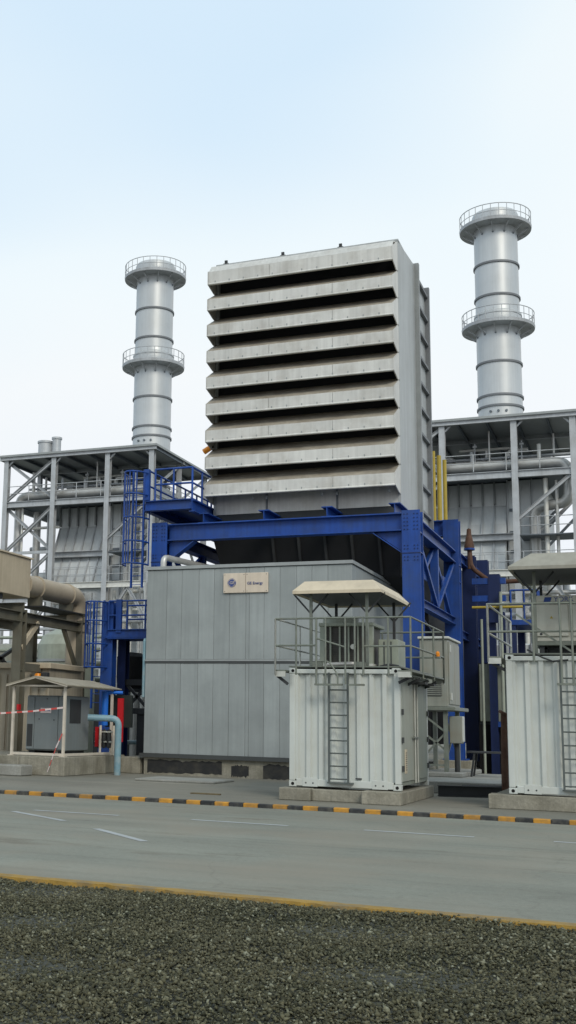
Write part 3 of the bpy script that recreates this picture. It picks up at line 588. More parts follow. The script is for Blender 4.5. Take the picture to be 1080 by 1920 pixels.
for x, s_ in ((XA, 1), (XB, -1)):                     # haunches
    B().add([(x + s_ * .28, Y0 - .02, 7.56), (x + s_ * 1.15, Y0 - .02, 7.56), (x + s_ * .28, Y0 - .02, 6.92), (x + s_ * .28, Y0 + .03, 7.56), (x + s_ * 1.15, Y0 + .03, 7.56), (x + s_ * .28, Y0 + .03, 6.92)], [(0, 1, 2), (3, 5, 4), (0, 3, 4, 1), (1, 4, 5, 2), (2, 5, 3, 0)]).build('haunch', BP, bf)
    B().beam((x + s_ * .3, Y0, 6.9), (x + s_ * 1.2, Y0, 7.55), 0.34, 0.03).build('haunch_flange', BP, bf)
for x in (XA, XB):
    bl = B()
    for dx in (-.2, -.1, .1, .2):
        for z in (6.65, 6.75, 7.0, 7.1, 7.6, 7.72, 7.84, 7.96, 8.08): bl.tube([(x + dx, Y0 - .275, z), (x + dx, Y0 - .25, z)], .018, 6)
    bl.build('bolt_group', 'blue_dark', bf)
ym = (Y0 + Y1) / 2
for x in (XA, XB):
    B().ibeam((x, Y0 + .26, 5.45), (x, Y1 - .26, 5.45), 0.26, 0.26).build('tie_beam', BP, bf)
    for a, c, o in ((Y0 + .3, ym, -.06), (ym, Y1 - .3, .06)):
        B().beam((x + o, a, 5.6), (x + o, c, 7.55), 0.12, 0.13).build('diagonal', BP, bf)
        B().beam((x - o, a, 7.55), (x - o, c, 5.6), 0.12, 0.13).build('diagonal', BP, bf)
    B().box(x - .13, x + .13, ym - .08, ym + .08, 5.6, 7.6).build('truss_post', BP, bf)
    for yy in (ym - 1.75, ym + 1.75): B().box(x - .02, x + .02, yy - .3, yy + .3, 6.3, 6.85).build('gusset', BP, bf)
    B().box(x - .02, x + .02, ym - .35, ym + .35, 5.58, 5.9).build('gusset', BP, bf)
for x in (-11.4, -9.3, -7.15, -13.5):                 # stub beams carrying the tower
    B().ibeam((x, Y0 - .12, 8.31), (x, 41.5, 8.31), 0.36, 0.34, 0.03).build('stub_beam', BP, bf)
# lower tie frames towards the rear
B().ibeam((XB, Y1 + .2, 5.1), (XB, 49.0, 5.1), 0.24, 0.3).build('tie_beam', BP, bf)
B().ibeam((XB, Y1 + .2, 8.0), (XB, 49.0, 8.0), 0.24, 0.35).build('tie_beam', BP, bf)
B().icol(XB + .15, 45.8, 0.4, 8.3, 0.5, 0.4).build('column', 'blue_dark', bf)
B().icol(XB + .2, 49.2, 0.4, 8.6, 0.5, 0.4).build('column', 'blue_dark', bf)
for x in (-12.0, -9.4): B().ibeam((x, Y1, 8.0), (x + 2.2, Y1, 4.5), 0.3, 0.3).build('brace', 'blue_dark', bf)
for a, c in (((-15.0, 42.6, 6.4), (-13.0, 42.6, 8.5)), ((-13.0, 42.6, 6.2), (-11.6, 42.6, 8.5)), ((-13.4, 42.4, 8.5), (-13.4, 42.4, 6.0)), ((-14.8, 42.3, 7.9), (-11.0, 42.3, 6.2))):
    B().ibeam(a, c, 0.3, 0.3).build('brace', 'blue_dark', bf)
# access platform on the left end, with caged ladder
pf = thing('ladder_platform', 'blue access platform with handrails and caged ladder, left of the louvred tower', 'platform', (-14.6, 36, 8.6))
B().ibeam((-15.42, 34.45, 8.72), (-13.75, 34.45, 8.72), 0.25, 0.34).build('edge_beam', BP, pf)
B().box(-15.42, -13.72, 34.5, 41.5, 8.86, 8.93).build('deck', BP, pf)
B().ibeam((-13.72, 34.4, 8.66), (-13.72, 38.3, 8.66), 0.2, 0.4).build('edge_beam', BP, pf)
B().ibeam((-15.4, 34.5, 8.7), (-15.4, 41.4, 8.7), 0.2, 0.3).build('edge_beam', BP, pf)
railing(pf, [(-15.38, 41.3), (-15.38, 34.5)], 8.93, 1.05, BP, 0.035, 1.1)
railing(pf, [(-15.1, 34.5), (-13.76, 34.5), (-13.76, 37.2)], 8.93, 1.05, BP, 0.035, 0.85)
B().box(-15.5, -15.3, 34.42, 34.56, 8.93, 10.0).build('gate_post', BP, pf)
for x in (-15.95, -15.55): B().beam((x, 34.6, 6.0), (x, 34.6, 10.0), 0.05, 0.09).build('ladder_rail', BP, pf)
rm = B().tube([(-0.2, 0, 0), (0.2, 0, 0)], 0.014, 6).mesh('rung', BP)
for k in range(13): inst('rung', rm, pf, (-15.75, 34.6, 6.1 + .3 * k))
for z in (6.75, 7.5, 8.3, 9.1, 9.85): B().tube([(-15.75 + .42 * math.cos(q), 34.6 - .02 - .72 * math.sin(q), z) for q in np.linspace(0, math.pi, 13)], 0.03, 6).build('cage_hoop', BP, pf)
for q in np.linspace(0.0, math.pi, 7): B().tube([(-15.75 + .42 * math.cos(q), 34.58 - .72 * math.sin(q), 6.72), (-15.75 + .42 * math.cos(q), 34.58 - .72 * math.sin(q), 9.88)], 0.024, 6).build('cage_bar', BP, pf)

# ------------------------------------------------------------------ ductwork under the tower, shade painted into its colour
dk = thing('inlet_duct', 'intake duct under the blue frame, painted near black for the shade', 'duct', (-10, 40, 6.2))
B().hexa([(-13.5, 37.0, 6.45), (-7.4, 37.0, 6.45), (-7.4, 43.0, 6.0), (-13.5, 43.0, 6.0), (-13.8, 36.4, 8.15), (-7.3, 36.4, 8.15), (-7.3, 43.0, 8.15), (-13.8, 43.0, 8.15)]).build('plenum', 'duct_shaded', dk)
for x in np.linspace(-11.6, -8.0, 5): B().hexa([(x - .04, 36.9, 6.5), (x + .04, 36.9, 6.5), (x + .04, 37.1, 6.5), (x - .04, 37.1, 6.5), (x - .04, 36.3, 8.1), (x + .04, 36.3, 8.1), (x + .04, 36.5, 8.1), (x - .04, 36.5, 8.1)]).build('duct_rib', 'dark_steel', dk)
B().box(-11.5, -7.6, 43.0, 58, 1.0, 8.5).build('duct_body', 'duct_shaded', dk)

# ------------------------------------------------------------------ turbine enclosure
en = thing('turbine_enclosure', 'large grey panelled enclosure with a sign, standing under the blue frame', 'enclosure', (-11.3, 36, 0))
EX0, EX1, EY, EZ0, EZ1 = -14.64, -8.05, 33.0, 0.58, 6.42
B().box(EX0 + .06, EX1 - .06, EY + .06, 44.0, EZ0, EZ1 - .03).build('core', 'panel_grey', en)
seams = [EX0, -13.96, -13.45, -12.88, -12.37, -11.86, -11.33, -11.22, -10.75, -10.25, -9.73, -9.26, -8.77, EX1]
for z0, z1 in ((EZ0 + .06, 3.40), (3.53, 6.33)):
    for a, c in zip(seams[:-1], seams[1:]): B().cbox(a + .003, c - .003, EY + random.uniform(-.004, .004), EY + .08, z0, z1, .006).build('panel', 'panel_grey', en)
    ys = np.linspace(EY + .005, 44, 12)
    for a, c in zip(ys[:-1], ys[1:]):
        B().cbox(EX1 - .08, EX1 + random.uniform(-.004, .004), a + .003, c - .003, z0, z1, .006).build('panel', 'panel_grey', en)
        B().cbox(EX0 + random.uniform(-.004, .004), EX0 + .08, a + .003, c - .003, z0, z1, .006).build('panel', 'panel_grey', en)
B().box(EX0 - .01, EX1 + .01, EY - .012, EY + .03, 3.40, 3.47).build('mid_trim', 'trim_dark', en)
B().box(EX0 - .01, EX1 + .01, EY - .02, EY + .03, 3.475, 3.525).build('mid_trim', 'trim_light', en)
B().box(EX0 - .05, EX1 + .05, EY - .05, 44.05, EZ1 - .07, EZ1 + .03).build('roof_edge', 'trim_light', en)
B().box(EX0 - .1, EX1 + .1, EY - .1, EY + .1, EZ0 - .06, EZ0 + .06).build('sill', 'trim_dark', en)
B().box(EX1 - .1, EX1 + .1, EY + .1, 44.0, EZ0 - .06, EZ0 + .06).build('sill', 'trim_dark', en)
B().box(EX0 + .02, EX1 - .02, EY + .02, 44.0, 0.0, EZ0 - .06).build('plinth', 'concrete', en)
for x0, x1, z0, z1 in ((-14.5, -12.05, .06, .44), (-11.75, -11.2, .05, .36), (-10.75, -8.6, .03, .42)):
    n = 24; xs_ = np.linspace(x0, x1, n); tp = z1 + rng.normal(0, .018, n); bt = z0 + rng.normal(0, .02, n)
    vs = [(x, EY + .012, z) for x, z in zip(xs_, bt)] + [(x, EY + .012, z) for x, z in zip(xs_, tp)]
    vs += [(x, EY + .03, z) for x, _, z in vs]
    B().add(vs, [(i, i + 1, n + i + 1, n + i) for i in range(n - 1)] + [(n + i, n + i + 1, 3 * n + i + 1, 3 * n + i) for i in range(n - 1)]).build('bitumen_patch', 'bitumen', en)
tag(B().tube(fillet([(-14.35, 33.6, 6.44), (-14.35, 33.6, 6.85), (-13.8, 35.5, 6.8), (-12.5, 39.0, 6.7)], .2), 0.1, 12).build('vent_pipe', 'pipe_lagged'), 'bent silver pipe on the left roof corner of the panelled enclosure', 'pipe')
# sign with roundel and lettering
sg = thing('sign', 'cream sign with a blue roundel and lettering on the panelled enclosure', 'sign', (-11.33, 32.95, 5.86))
B().cbox(-12.05, -11.335, 32.935, 32.985, 5.55, 6.16, .008).build('board', 'sign_cream', sg); B().cbox(-11.325, -10.61, 32.935, 32.985, 5.55, 6.16, .008).build('board', 'sign_cream', sg)
B().disc((-11.77, 32.927, 5.86), 0.135, 'y', 32, 0.006).build('roundel', 'logo_blue', sg)
rgm = B()
for r0, r1, yy in ((0.104, 0.113, 32.921),):
    vs = [(-11.77 + r * math.cos(q), y, 5.86 + r * math.sin(q)) for y in (yy, yy + .005) for r in (r0, r1) for q in np.linspace(0, 2 * math.pi, 32, endpoint=False)]
    rgm.add(vs, [(j, (j + 1) % 32, 32 + (j + 1) % 32, 32 + j) for j in range(32)])
rgm.build('roundel_ring', 'sign_cream', sg)
for k in range(4):                                    # swirls of the emblem
    q0 = k * math.pi / 2 + .3
    B().tube([(-11.77 + .123 * math.cos(q0 + a), 32.92, 5.86 + .123 * math.sin(q0 + a)) for a in np.linspace(0, .8, 6)], 0.005, 5).build('roundel_swirl', 'sign_cream', sg)
text_mesh('GE', 0.13, 'sign_cream', -11.77, 32.92, 5.86, sg, 'emblem_letters', 0.004, 0.25)
text_mesh('GE Energy', 0.118, 'logo_blue', -11.02, 32.925, 5.835, sg, 'lettering', 0.004)
for x in (-12.0, -11.38, -11.28, -10.66):
    for z in (5.6, 6.11): B().disc((x, 32.93, z), .012, 'y', 8, .008).build('screw', 'trim_dark', sg)

# ------------------------------------------------------------------ equipment containers
def casting(b_, hole, x, y, z, sx):
    b_.cbox(x, x + .17, y - .006, y + .16, z, z + .13, .008)
def make_container(X0, X1, CY, CYB, Z0, Z1, label, ladx):
    t = thing('equipment_container', label, 'container', ((X0 + X1) / 2, (CY + CYB) / 2, Z0))
    W = 'container_white'
    # corrugated front
    def corr(x0, x1, z0, z1, y):
        P = []; pit = 0.278; k = int((x1 - x0) / pit); pit = (x1 - x0) / k; d = 0.06
        for i in range(k):
            a = x0 + i * pit; P += [(a, y), (a + pit * .30, y), (a + pit * .42, y + d), (a + pit * .88, y + d)]
        P.append((x1, y)); n = len(P)
        vs = [(px, py, z0) for px, py in P] + [(px, py, z1) for px, py in P]
        return B().add(vs, [(i, i + 1, n + i + 1, n + i) for i in range(n - 1)])
    corr(X0 + .1, X1 - .1, Z0 + .16, Z1 - .11, CY + .03).build('corrugated_wall', W, t)
    B().box(X0 + .06, X1 - .06, CY + .14, CYB - .06, Z0 + .1, Z1 - .05).build('body', 'door_shaded', t)
    for x in (X0, X1 - .13):
        for y in (CY, CYB - .13): B().cbox(x, x + .13, y, y + .13, Z0 + .13, Z1 - .12, .012).build('corner_post', W, t)
    for x in (X0 - .004, X1 - .166):
        for y in (CY - .006, CYB - .164):
            for z in (Z0, Z1 - .12):
                c = B().cbox(x, x + .17, y, y + .17, z, z + .125, .008).build('corner_casting', W, t)
                if y < CY: B().disc((x + .085, CY - .009, z + .062), .036, 'y', 14, .004).build('casting_hole', 'black_hole', c)
    B().cbox(X0 + .16, X1 - .16, CY + .0, CY + .07, Z1 - .12, Z1 - .03, .01).build('top_rail', W, t)
    B().cbox(X0 + .16, X1 - .16, CY + .0, CY + .08, Z0 + .02, Z0 + .17, .01).build('bottom_rail', W, t)
    B().box(X0 + .02, X1 - .02, CY + .03, CYB - .03, Z1 - .045, Z1 - .02).build('roof', W, t)
    for x in np.arange(X0 + .3, X1 - .3, .52): B().box(x, x + .16, CY - .003, CY + .002, Z1 - .145, Z1 - .125).build('rail_slot', 'trim_dark', t)
    for x in (X0 + .3, X1 - .62):
        B().cbox(x, x + .34, CY - .008, CY + .01, Z0 + .01, Z0 + .2, .006).build('lashing_plate', W, t)
        for dx in (.08, .24): B().disc((x + dx, CY - .012, Z0 + .09), .018, 'y', 10, .005).build('lashing_eye', 'trim_dark', t)
    # right side: doors
    B().box(X1 - .06, X1 - .02, CY + .13, CYB - .13, Z0 + .1, Z1 - .1).build('side_panel', 'door_shaded', t)
    yl = (CY + CYB) / 2
    for a, c in ((CY + .16, yl - .02), (yl + .02, CYB - .16)):
        dl = B().cbox(X1 - .03, X1 + .005, a, c, Z0 + .18, Z1 - .16, .01).build('door_leaf', 'door_part_shaded' if a < yl - .3 else 'door_shaded', t)
        for yy in (a + .28, c - .28) if False else ((c - .12,) if a < yl - .3 else (a + .12,)):
            B().tube([(X1 + .03, yy, Z0 + .12), (X1 + .03, yy, Z1 - .12)], .02, 8).build('locking_bar', 'rail_light', dl)
            B().beam((X1 + .045, yy, Z0 + 1.1), (X1 + .045, yy - .28, Z0 + 1.12), .02, .04).build('handle', 'rail_galv', dl)
        for z in (Z0 + .4, Z0 + 1.0, Z0 + 1.6): B().box(X1, X1 + .04, (c - .02) if a > yl else (a - .02), (c + .06) if a > yl else a + .06, z, z + .12).build('hinge', 'trim_dark', dl)
    v = B().cbox(X1 + .003, X1 + .02, CY + .4, CY + .62, Z0 + .35, Z0 + .86, .005).build('label_plate', 'canopy_beige', t)
    for k in range(9): B().box(X1 + .02, X1 + .024, CY + .44, CY + .58, Z0 + .42 + .045 * k, Z0 + .435 + .045 * k).build('print_line', 'trim_dark', v)
    # ladder
    for x in (ladx, ladx + .42): B().beam((x, CY - .1, Z0 + .12), (x, CY - .1, Z1 - .1), .04, .05).build('ladder_rail', 'ladder_steel', t)
    rg_ = B().tube([(0, 0, 0), (.42, 0, 0)], .016, 8).mesh('rung', 'ladder_steel')
    k = int((Z1 - Z0 - .45) / .27)
    for i in range(k + 1): inst('rung', rg_, t, (ladx, CY - .1, Z0 + .2 + .272 * i))
    B().box(ladx - .04, ladx + .52, CY - .12, CY - .0, Z0 + .1, Z0 + .13).build('ladder_foot', 'ladder_steel', t)
    B().box(X0 + 1.48, X0 + 1.62, CY - .01, CY - .002, Z0 + .2, Z0 + .235).build('stencil_mark', 'trim_dark', t)
    return t
c1 = make_container(-7.475, -5.02, 24.8, 28.05, .28, 2.86, 'white corrugated container with a ladder, in front of the panelled enclosure', -6.55)
c2 = make_container(-2.87, -.42, 25.2, 28.5, .31, 3.17, 'taller white corrugated container with a ladder, cut by the right picture edge', -1.78)
def plinth(name, label, blocks):
    t = thing(name, label, 'plinth', ((blocks[0][0] + blocks[-1][1]) / 2, blocks[0][2], 0))
    for q in blocks: B().cbox(*q, .015).build('concrete_block', 'concrete', t)
    return t
plinth('concrete_plinth', 'concrete block plinth under the middle container', [(-7.62, -6.92, 24.5, 25.2, 0, .262), (-6.915, -5.78, 24.62, 25.25, 0, .25), (-5.775, -4.95, 24.38, 25.2, 0, .27), (-5.5, -4.95, 25.21, 28.3, 0, .262), (-7.6, -7.0, 25.21, 28.3, 0, .26)])
plinth('concrete_plinth', 'concrete block plinth under the container at the right picture edge', [(-3.28, -1.4, 25.1, 25.6, 0, .295), (-1.395, .3, 25.1, 25.6, 0, .3), (-3.2, -2.6, 25.61, 28.7, 0, .29), (-.9, -.3, 25.61, 28.7, 0, .29)])

# roof platforms on the containers
def roof_platform(label, X0, X1, YA, YB, z, h, lx, right=True, lw=1.0):
    t = thing('roof_platform', label, 'platform', ((X0 + X1) / 2, (YA + YB) / 2, z))
    G = 'rail_galv'
    def fl(x0, x1, y0, y1):
        d = B().box(x0, x1, y0, y1, z + .06, z + .09).build('grating', G, t)
        for yy in (y0, y1 - .05): B().box(x0, x1, yy, yy + .05, z - .06, z + .058).build('edge_channel', 'rail_light', d)
    return t, fl
p1, fl = roof_platform('galvanised railed platform on top of the middle container', -7.74, -4.71, 24.5, 28.7, 2.72, 1.22, 0)
fl(-7.74, -7.5, 24.55, 28.6); fl(-5.0, -4.71, 24.5, 28.7); B().box(-7.5, -5.0, 24.82, 28.6, 2.88, 2.91).build('grating', 'rail_galv', p1)
for y in (24.7, 25.7, 26.7, 27.7): B().beam((-5.02, y, 2.55), (-4.74, y, 2.68), .05, .06).build('bracket', 'dark_steel', p1); B().beam((-7.48, y, 2.5), (-7.72, y, 2.68), .05, .06).build('bracket', 'dark_steel', p1)
for y in (26.3, 27.4): B().beam((-5.05, y, 2.60), (-4.72, y, 2.60), .3, .05).build('deck_joist', 'dark_steel', p1)
RG = 'rail_galv'
railing(p1, [(-7.72, 28.4), (-7.72, 24.52)], 2.7, 1.24, 'rail_light', .022, 1.95, (.52,))
railing(p1, [(-7.72, 24.52), (-7.24, 24.52), (-6.78, 24.52)], 2.7, 1.24, RG, .022, .5, (.52,))
railing(p1, [(-5.74, 24.52), (-5.2, 24.52), (-4.72, 24.52), (-4.72, 28.65)], 2.7, 1.24, RG, .022, 1.4, (.5,))
railing(p1, [(-4.72, 28.65), (-7.72, 28.65)], 2.7, 1.24, RG, .022, 1.5, (.5,))
for x in (-6.78, -6.57, -6.13, -5.92, -5.74): B().tube([(x, 24.5, 2.5 if x != -5.74 else 2.7), (x, 24.5, 3.93)], .022, 8).build('gate_post', RG, p1)
for z in (3.94,): B().tube([(-6.78, 24.5, z), (-5.74, 24.5, z)], .022, 8).build('top_rail', RG, p1)
B().tube([(-6.78, 24.5, 3.5), (-6.13, 24.5, 3.3)], .02, 8).build('gate_bar', RG, p1)
B().box(-6.8, -6.2, 24.42, 24.56, 2.47, 2.51).build('step_plate', RG, p1); B().box(-6.05, -5.72, 24.42, 24.56, 2.47, 2.51).build('step_plate', RG, p1)
B().tube(fillet([(-6.78, 24.5, 3.0), (-6.5, 24.5, 3.0), (-6.3, 24.5, 2.72), (-6.3, 24.5, 2.5)], .1), .018, 8).build('hand_grip', RG, p1)
for x in (-6.95, -6.0): B().box(x, x + .22, 24.78, 24.9, 2.88, 3.0).build('junction_box', RG, p1)

p2, fl2 = roof_platform('galvanised railed platform on top of the container at the right picture edge', -3.16, .2, 24.6, 29.0, 3.02, 1.15, 0)
fl2(-3.16, -2.9, 24.7, 28.9); B().box(-2.9, -.3, 25.22, 28.9, 3.18, 3.21).build('grating', RG, p2)
for y in (25.3, 26.6, 27.9): B().beam((-2.88, y, 2.85), (-3.14, y, 2.98), .05, .06).build('bracket', 'dark_steel', p2)
railing(p2, [(-3.15, 28.9), (-3.15, 24.72)], 3.0, 1.2, 'rail_light', .024, 2.1, (.5,))
railing(p2, [(-3.15, 24.72), (-2.25, 24.72), (.1, 24.72)], 3.0, 1.2, RG, .024, 1.1, (.52,))
for x in (-1.72, -1.5): B().tube([(x, 24.7, 2.55), (x, 24.7, 4.3)], .024, 8).build('gate_post', RG, p2)
B().beam((-2.6, 24.9, 4.0), (-1.5, 24.9, 3.2), .04, .04).build('brace', RG, p2); B().box(-1.82, -1.4, 24.64, 24.8, 2.53, 2.57).build('step_plate', RG, p2)
B().tube([(-2.4, 24.9, 3.26), (-2.1, 24.9, 3.1), (-1.9, 24.9, 3.02), (-1.6, 24.9, 3.05)], .02, 6).build('cable', 'dark_steel', p2)

# canopies: lid shaped roof with sloping rim
def canopy(label, X0, X1, YA, YB, z, rise, ins, posts, zb, mtop):
    t = thing('canopy', label, 'canopy', ((X0 + X1) / 2, (YA + YB) / 2, zb))
    lo = [(X0, YA), (X1, YA), (X1, YB), (X0, YB)]; hi = [(X0 + ins, YA + ins), (X1 - ins, YA + ins), (X1 - ins, YB - ins), (X0 + ins, YB - ins)]
    z1 = z + rise; th = .04
    for i in range(4):
        a, c = lo[i], lo[(i + 1) % 4]; d, e_ = hi[(i + 1) % 4], hi[i]
        B().hexa([(*a, z), (*c, z), (*d, z1), (*e_, z1), (a[0], a[1], z + .07), (c[0], c[1], z + .07), (d[0], d[1], z1 + .03), (e_[0], e_[1], z1 + .03)]).build('rim_panel', mtop, t)
    B().box(hi[0][0], hi[1][0], hi[0][1], hi[2][1], z1, z1 + .03).build('roof_sheet', mtop, t)
    B().box(X0 + .06, X1 - .06, YA + .06, YB - .06, z + .035, z + .045).build('soffit', 'canopy_under', t)
    for x, y in posts:
        B().box(x - .03, x + .03, y - .03, y + .03, zb, z + .03).build('post', 'dark_steel' if y > YA + 1 else 'rail_galv', t)
        for s_ in (-1, 1): B().beam((x, y, z - .42), (x + s_ * .4, y, z + .03), .035, .035).build('knee_brace', 'dark_steel', t)
    return t
canopy('beige lid shaped canopy over the cooling unit on the middle container', -7.35, -5.36, 24.6, 27.8, 4.5, .27, .22, [(-7.02, 24.95), (-5.75, 24.95), (-7.02, 27.2), (-5.62, 27.2)], 2.91, 'canopy_beige')
canopy('beige lid shaped canopy at the right picture edge, over the cream unit', -2.7, .1, 24.6, 27.5, 4.9, .36, .43, [(-2.25, 25.3), (-.5, 25.3), (-2.25, 26.9), (-.5, 26.9)], 3.21, 'canopy_grey')

# cooling unit 1
u = thing('cooling_unit', 'olive grey cooling unit with dark coils behind the railing of the middle container', 'cooling unit', (-6.5, 26.6, 2.91))
UO = 'unit_olive'
B().box(-7.12, -5.98, 26.22, 27.3, 3.05, 3.9).build('coil_core', 'coil_dark', u)
for x in (-7.15, -6.02): B().cbox(x, x + .12, 26.15, 26.3, 2.98, 3.95, .01).build('corner_post', UO, u)
for x in (-6.9, -6.68, -6.47, -6.25): B().box(x - .018, x + .018, 26.17, 26.24, 3.0, 3.92).build('mullion', UO, u)
fn = B().box(-1.06, 0, 0, .012, 0, .004).mesh('fin', 'dark_steel')
for k in range(20): inst('fin', fn, u, (-6.02, 26.205, 3.08 + .041 * k))
B().cbox(-7.17, -5.88, 26.12, 27.35, 3.9, 3.98, .012).build('top_cover', UO, u)
B().cbox(-7.17, -5.88, 26.12, 27.35, 2.91, 3.03, .012).build('base_skid', 'rail_light', u)
B().lathe([(.42, 3.98), (.42, 4.14), (.38, 4.14), (.38, 4.0), (.0, 4.0)], (-6.78, 26.7), 24).build('fan_shroud', UO, u)
B().tube(fillet([(-6.9, 25.9, 3.0), (-6.3, 25.9, 3.02), (-6.1, 26.2, 3.02)], .08), .05, 10).build('suction_pipe', 'pipe_lagged', u)
B().disc((-6.35, 26.1, 3.42), .06, 'y', 14, .05).build('gauge', 'rail_light', u)
u2 = thing('pump_box', 'pale olive pump housing right of the cooling unit on the middle container', 'housing', (-5.6, 26.6, 2.91))
B().cbox(-5.82, -5.36, 26.35, 27.2, 2.91, 3.6, .015).build('housing', UO, u2)
for x in (-5.68, -5.52): B().box(x - .012, x + .012, 26.335, 26.36, 2.95, 3.55).build('seam', 'trim_dark', u2)
B().tube(fillet([(-5.7, 26.0, 2.95), (-5.5, 26.0, 3.0), (-5.35, 26.3, 2.98)], .06), .035, 8).build('hose', 'dark_steel', u2)
# cream unit 2
u3 = thing('cooling_unit', 'cream cooling unit with dark blue lettering under the right canopy', 'cooling unit', (-1.3, 26.4, 3.21))
UC = 'unit_cream'
B().box(-2.32, -.3, 26.05, 27.2, 3.5, 4.36).build('core', UC, u3)
for a, c in ((-2.33, -1.63), (-1.56, -1.05), (-1.0, -.3)): B().cbox(a + .01, c - .01, 26.0, 26.05, 3.62, 4.3, .01).build('access_panel', UC, u3)
B().cbox(-2.36, -.26, 25.98, 27.25, 4.36, 4.5, .01).build('top_cover', UC, u3)
B().cbox(-2.36, -.26, 25.98, 27.25, 3.42, 3.52, .01).build('base_skid', 'rail_galv', u3)
for x in (-2.2, -.5): B().box(x - .05, x + .05, 26.05, 27.15, 3.21, 3.42).build('leg', 'dark_steel', u3)
B().box(-2.1, -.6, 26.3, 27.0, 3.21, 3.41).build('motor_housing', 'dark_steel', u3)
for x in (-2.2, -1.4, -.9): B().disc((x, 25.99, 3.67), .028, 'y', 12, .012).build('latch', 'dark_steel', u3)
for x in (-1.98, -1.3): B().add([(x - .035, 25.994, 4.0), (x + .035, 25.994, 4.0), (x, 25.994, 4.06), (x - .035, 26.002, 4.0), (x + .035, 26.002, 4.0), (x, 26.002, 4.06)], [(0, 1, 2), (3, 5, 4), (0, 3, 4, 1), (1, 4, 5, 2), (2, 5, 3, 0)]).build('warning_triangle', 'yellow_paint', u3)
B().add([(-2.13, 25.97, 4.36), (-1.99, 25.97, 4.36), (-1.96, 25.97, 4.46), (-2.1, 25.97, 4.46), (-2.13, 25.978, 4.36), (-1.99, 25.978, 4.36), (-1.96, 25.978, 4.46), (-2.1, 25.978, 4.46)], [(0, 1, 2, 3), (4, 7, 6, 5), (0, 4, 5, 1), (1, 5, 6, 2), (2, 6, 7, 3), (3, 7, 4, 0)]).build('logo_mark', 'logo_blue', u3)
text_mesh('YORK', 0.15, 'logo_blue', -1.92, 25.974, 4.41, u3, 'lettering', .004, 0, 'LEFT')

# electrical cabinet on a lattice stand beside the container
cb = thing('electrical_cabinet', 'grey electrical cabinet on a lattice stand behind the middle container', 'cabinet', (-5.7, 34, .42))
B().cbox(-6.1, -5.32, 32.95, 35.0, 2.2, 4.1, .02).build('housing', 'cabinet_grey', cb)
B().cbox(-6.14, -5.26, 32.88, 35.05, 4.1, 4.17, .015).build('lid', 'rail_light', cb)
B().cbox(-5.325, -5.29, 33.05, 33.95, 2.28, 4.02, .01).build('door', 'cabinet_grey', cb); B().cbox(-5.325, -5.29, 34.0, 34.9, 2.28, 4.02, .01).build('door', 'cabinet_grey', cb)
B().box(-5.29, -5.26, 33.2, 33.35, 2.4, 2.6).build('handle', 'rail_light', cb); B().box(-5.29, -5.27, 33.15, 33.3, 3.75, 3.95).build('handle', 'rail_light', cb)
v = B().box(-5.95, -5.5, 32.93, 32.96, 2.5, 2.85).build('vent', 'dark_steel', cb)
for k in range(6): B().box(-5.95, -5.5, 32.91, 32.93, 2.52 + .055 * k, 2.545 + .055 * k).build('louvre', 'cabinet_grey', v)
B().cbox(-6.2, -5.1, 32.75, 35.2, 2.1, 2.2, .01).build('shelf', 'rail_galv', cb)
for x in (-6.05, -5.4):
    for y in (32.95, 35.0): B().box(x - .06, x + .06, y - .06, y + .06, .42, 2.1).build('leg', 'rail_galv', cb)
for a, c in (((-6.05, 32.95, .8), (-5.4, 32.95, 1.5)), ((-6.05, 32.95, 1.5), (-5.4, 32.95, 1.0)), ((-6.05, 32.95, 2.0), (-5.4, 32.95, 1.5)), ((-6.05, 32.95, .6), (-5.4, 32.95, .6)), ((-5.4, 32.95, .8), (-5.4, 35, 1.9)), ((-5.4, 35, .8), (-5.4, 32.95, 1.9))):
    B().beam(a, c, .05, .05).build('lattice_bar', 'rail_galv', cb)
jb = thing('junction_box', 'small grey junction box hanging under the electrical cabinet', 'box', (-5.1, 33.1, 1.2))
B().cbox(-5.32, -4.98, 33.0, 33.4, 1.2, 1.95, .02).build('housing', 'cabinet_grey', jb); B().cbox(-4.98, -4.95, 33.03, 33.37, 1.25, 1.95, .008).build('door', 'rail_light', jb); B().tube([(-5.15, 33.2, .42), (-5.15, 33.2, 1.2)], .07, 8).build('conduit', 'dark_steel', jb)
sb = thing('signal_lamp', 'small orange lamp on the right railing of the middle container', 'lamp', (-4.72, 27.3, 3.3))
B().lathe([(0, 3.28), (.05, 3.28), (.05, 3.36), (.03, 3.4), (0, 3.41)], (-4.68, 27.6), 10).build('lens', 'orange_lamp', sb); B().box(-4.74, -4.62, 27.52, 27.68, 3.24, 3.28).build('mount', 'rail_galv', sb)
tag(B().cbox(-6.3, -3.3, 29.8, 36.0, 0, .30, .02).build('concrete_pad', 'concrete_grey'), 'low concrete pad between the two containers', 'concrete pad')
tag(B().cbox(-6.4, -4.9, 32.4, 36.2, .3, .42, .02).build('concrete_block', 'concrete_grey'), 'raised concrete base below the electrical cabinet', 'concrete base')
for i, (x0, x1, y0, z) in enumerate(((-4.4, -3.4, 29.2, 0), (-4.9, -3.5, 28.6, 0))):
    tag(B().ibeam((x0, y0, .13), (x1, y0 + .5, .13), .2, .26).build('scrap_beam', 'dark_steel'), ('dark steel beam lying nearest to the right container' if i == 0 else 'dark steel beam lying in front on the ground between the containers'), 'beam')
tag(B().tube([(-3.45, 29.5, 0), (-3.42, 29.5, 2.0)], .09, 10).tube([(-3.45, 29.5, 1.98), (-3.42, 29.5, 2.04)], .13, 10).build('rusty_post', 'rust'), 'rusty steel post close to the left side of the right container', 'post')
tb = thing('work_bench', 'dark steel trestle in the shade left of the right container', 'trestle', (-4.3, 33.5, .3))
B().box(-4.9, -3.7, 33.3, 33.9, .95, 1.0).build('top', 'dark_steel', tb)
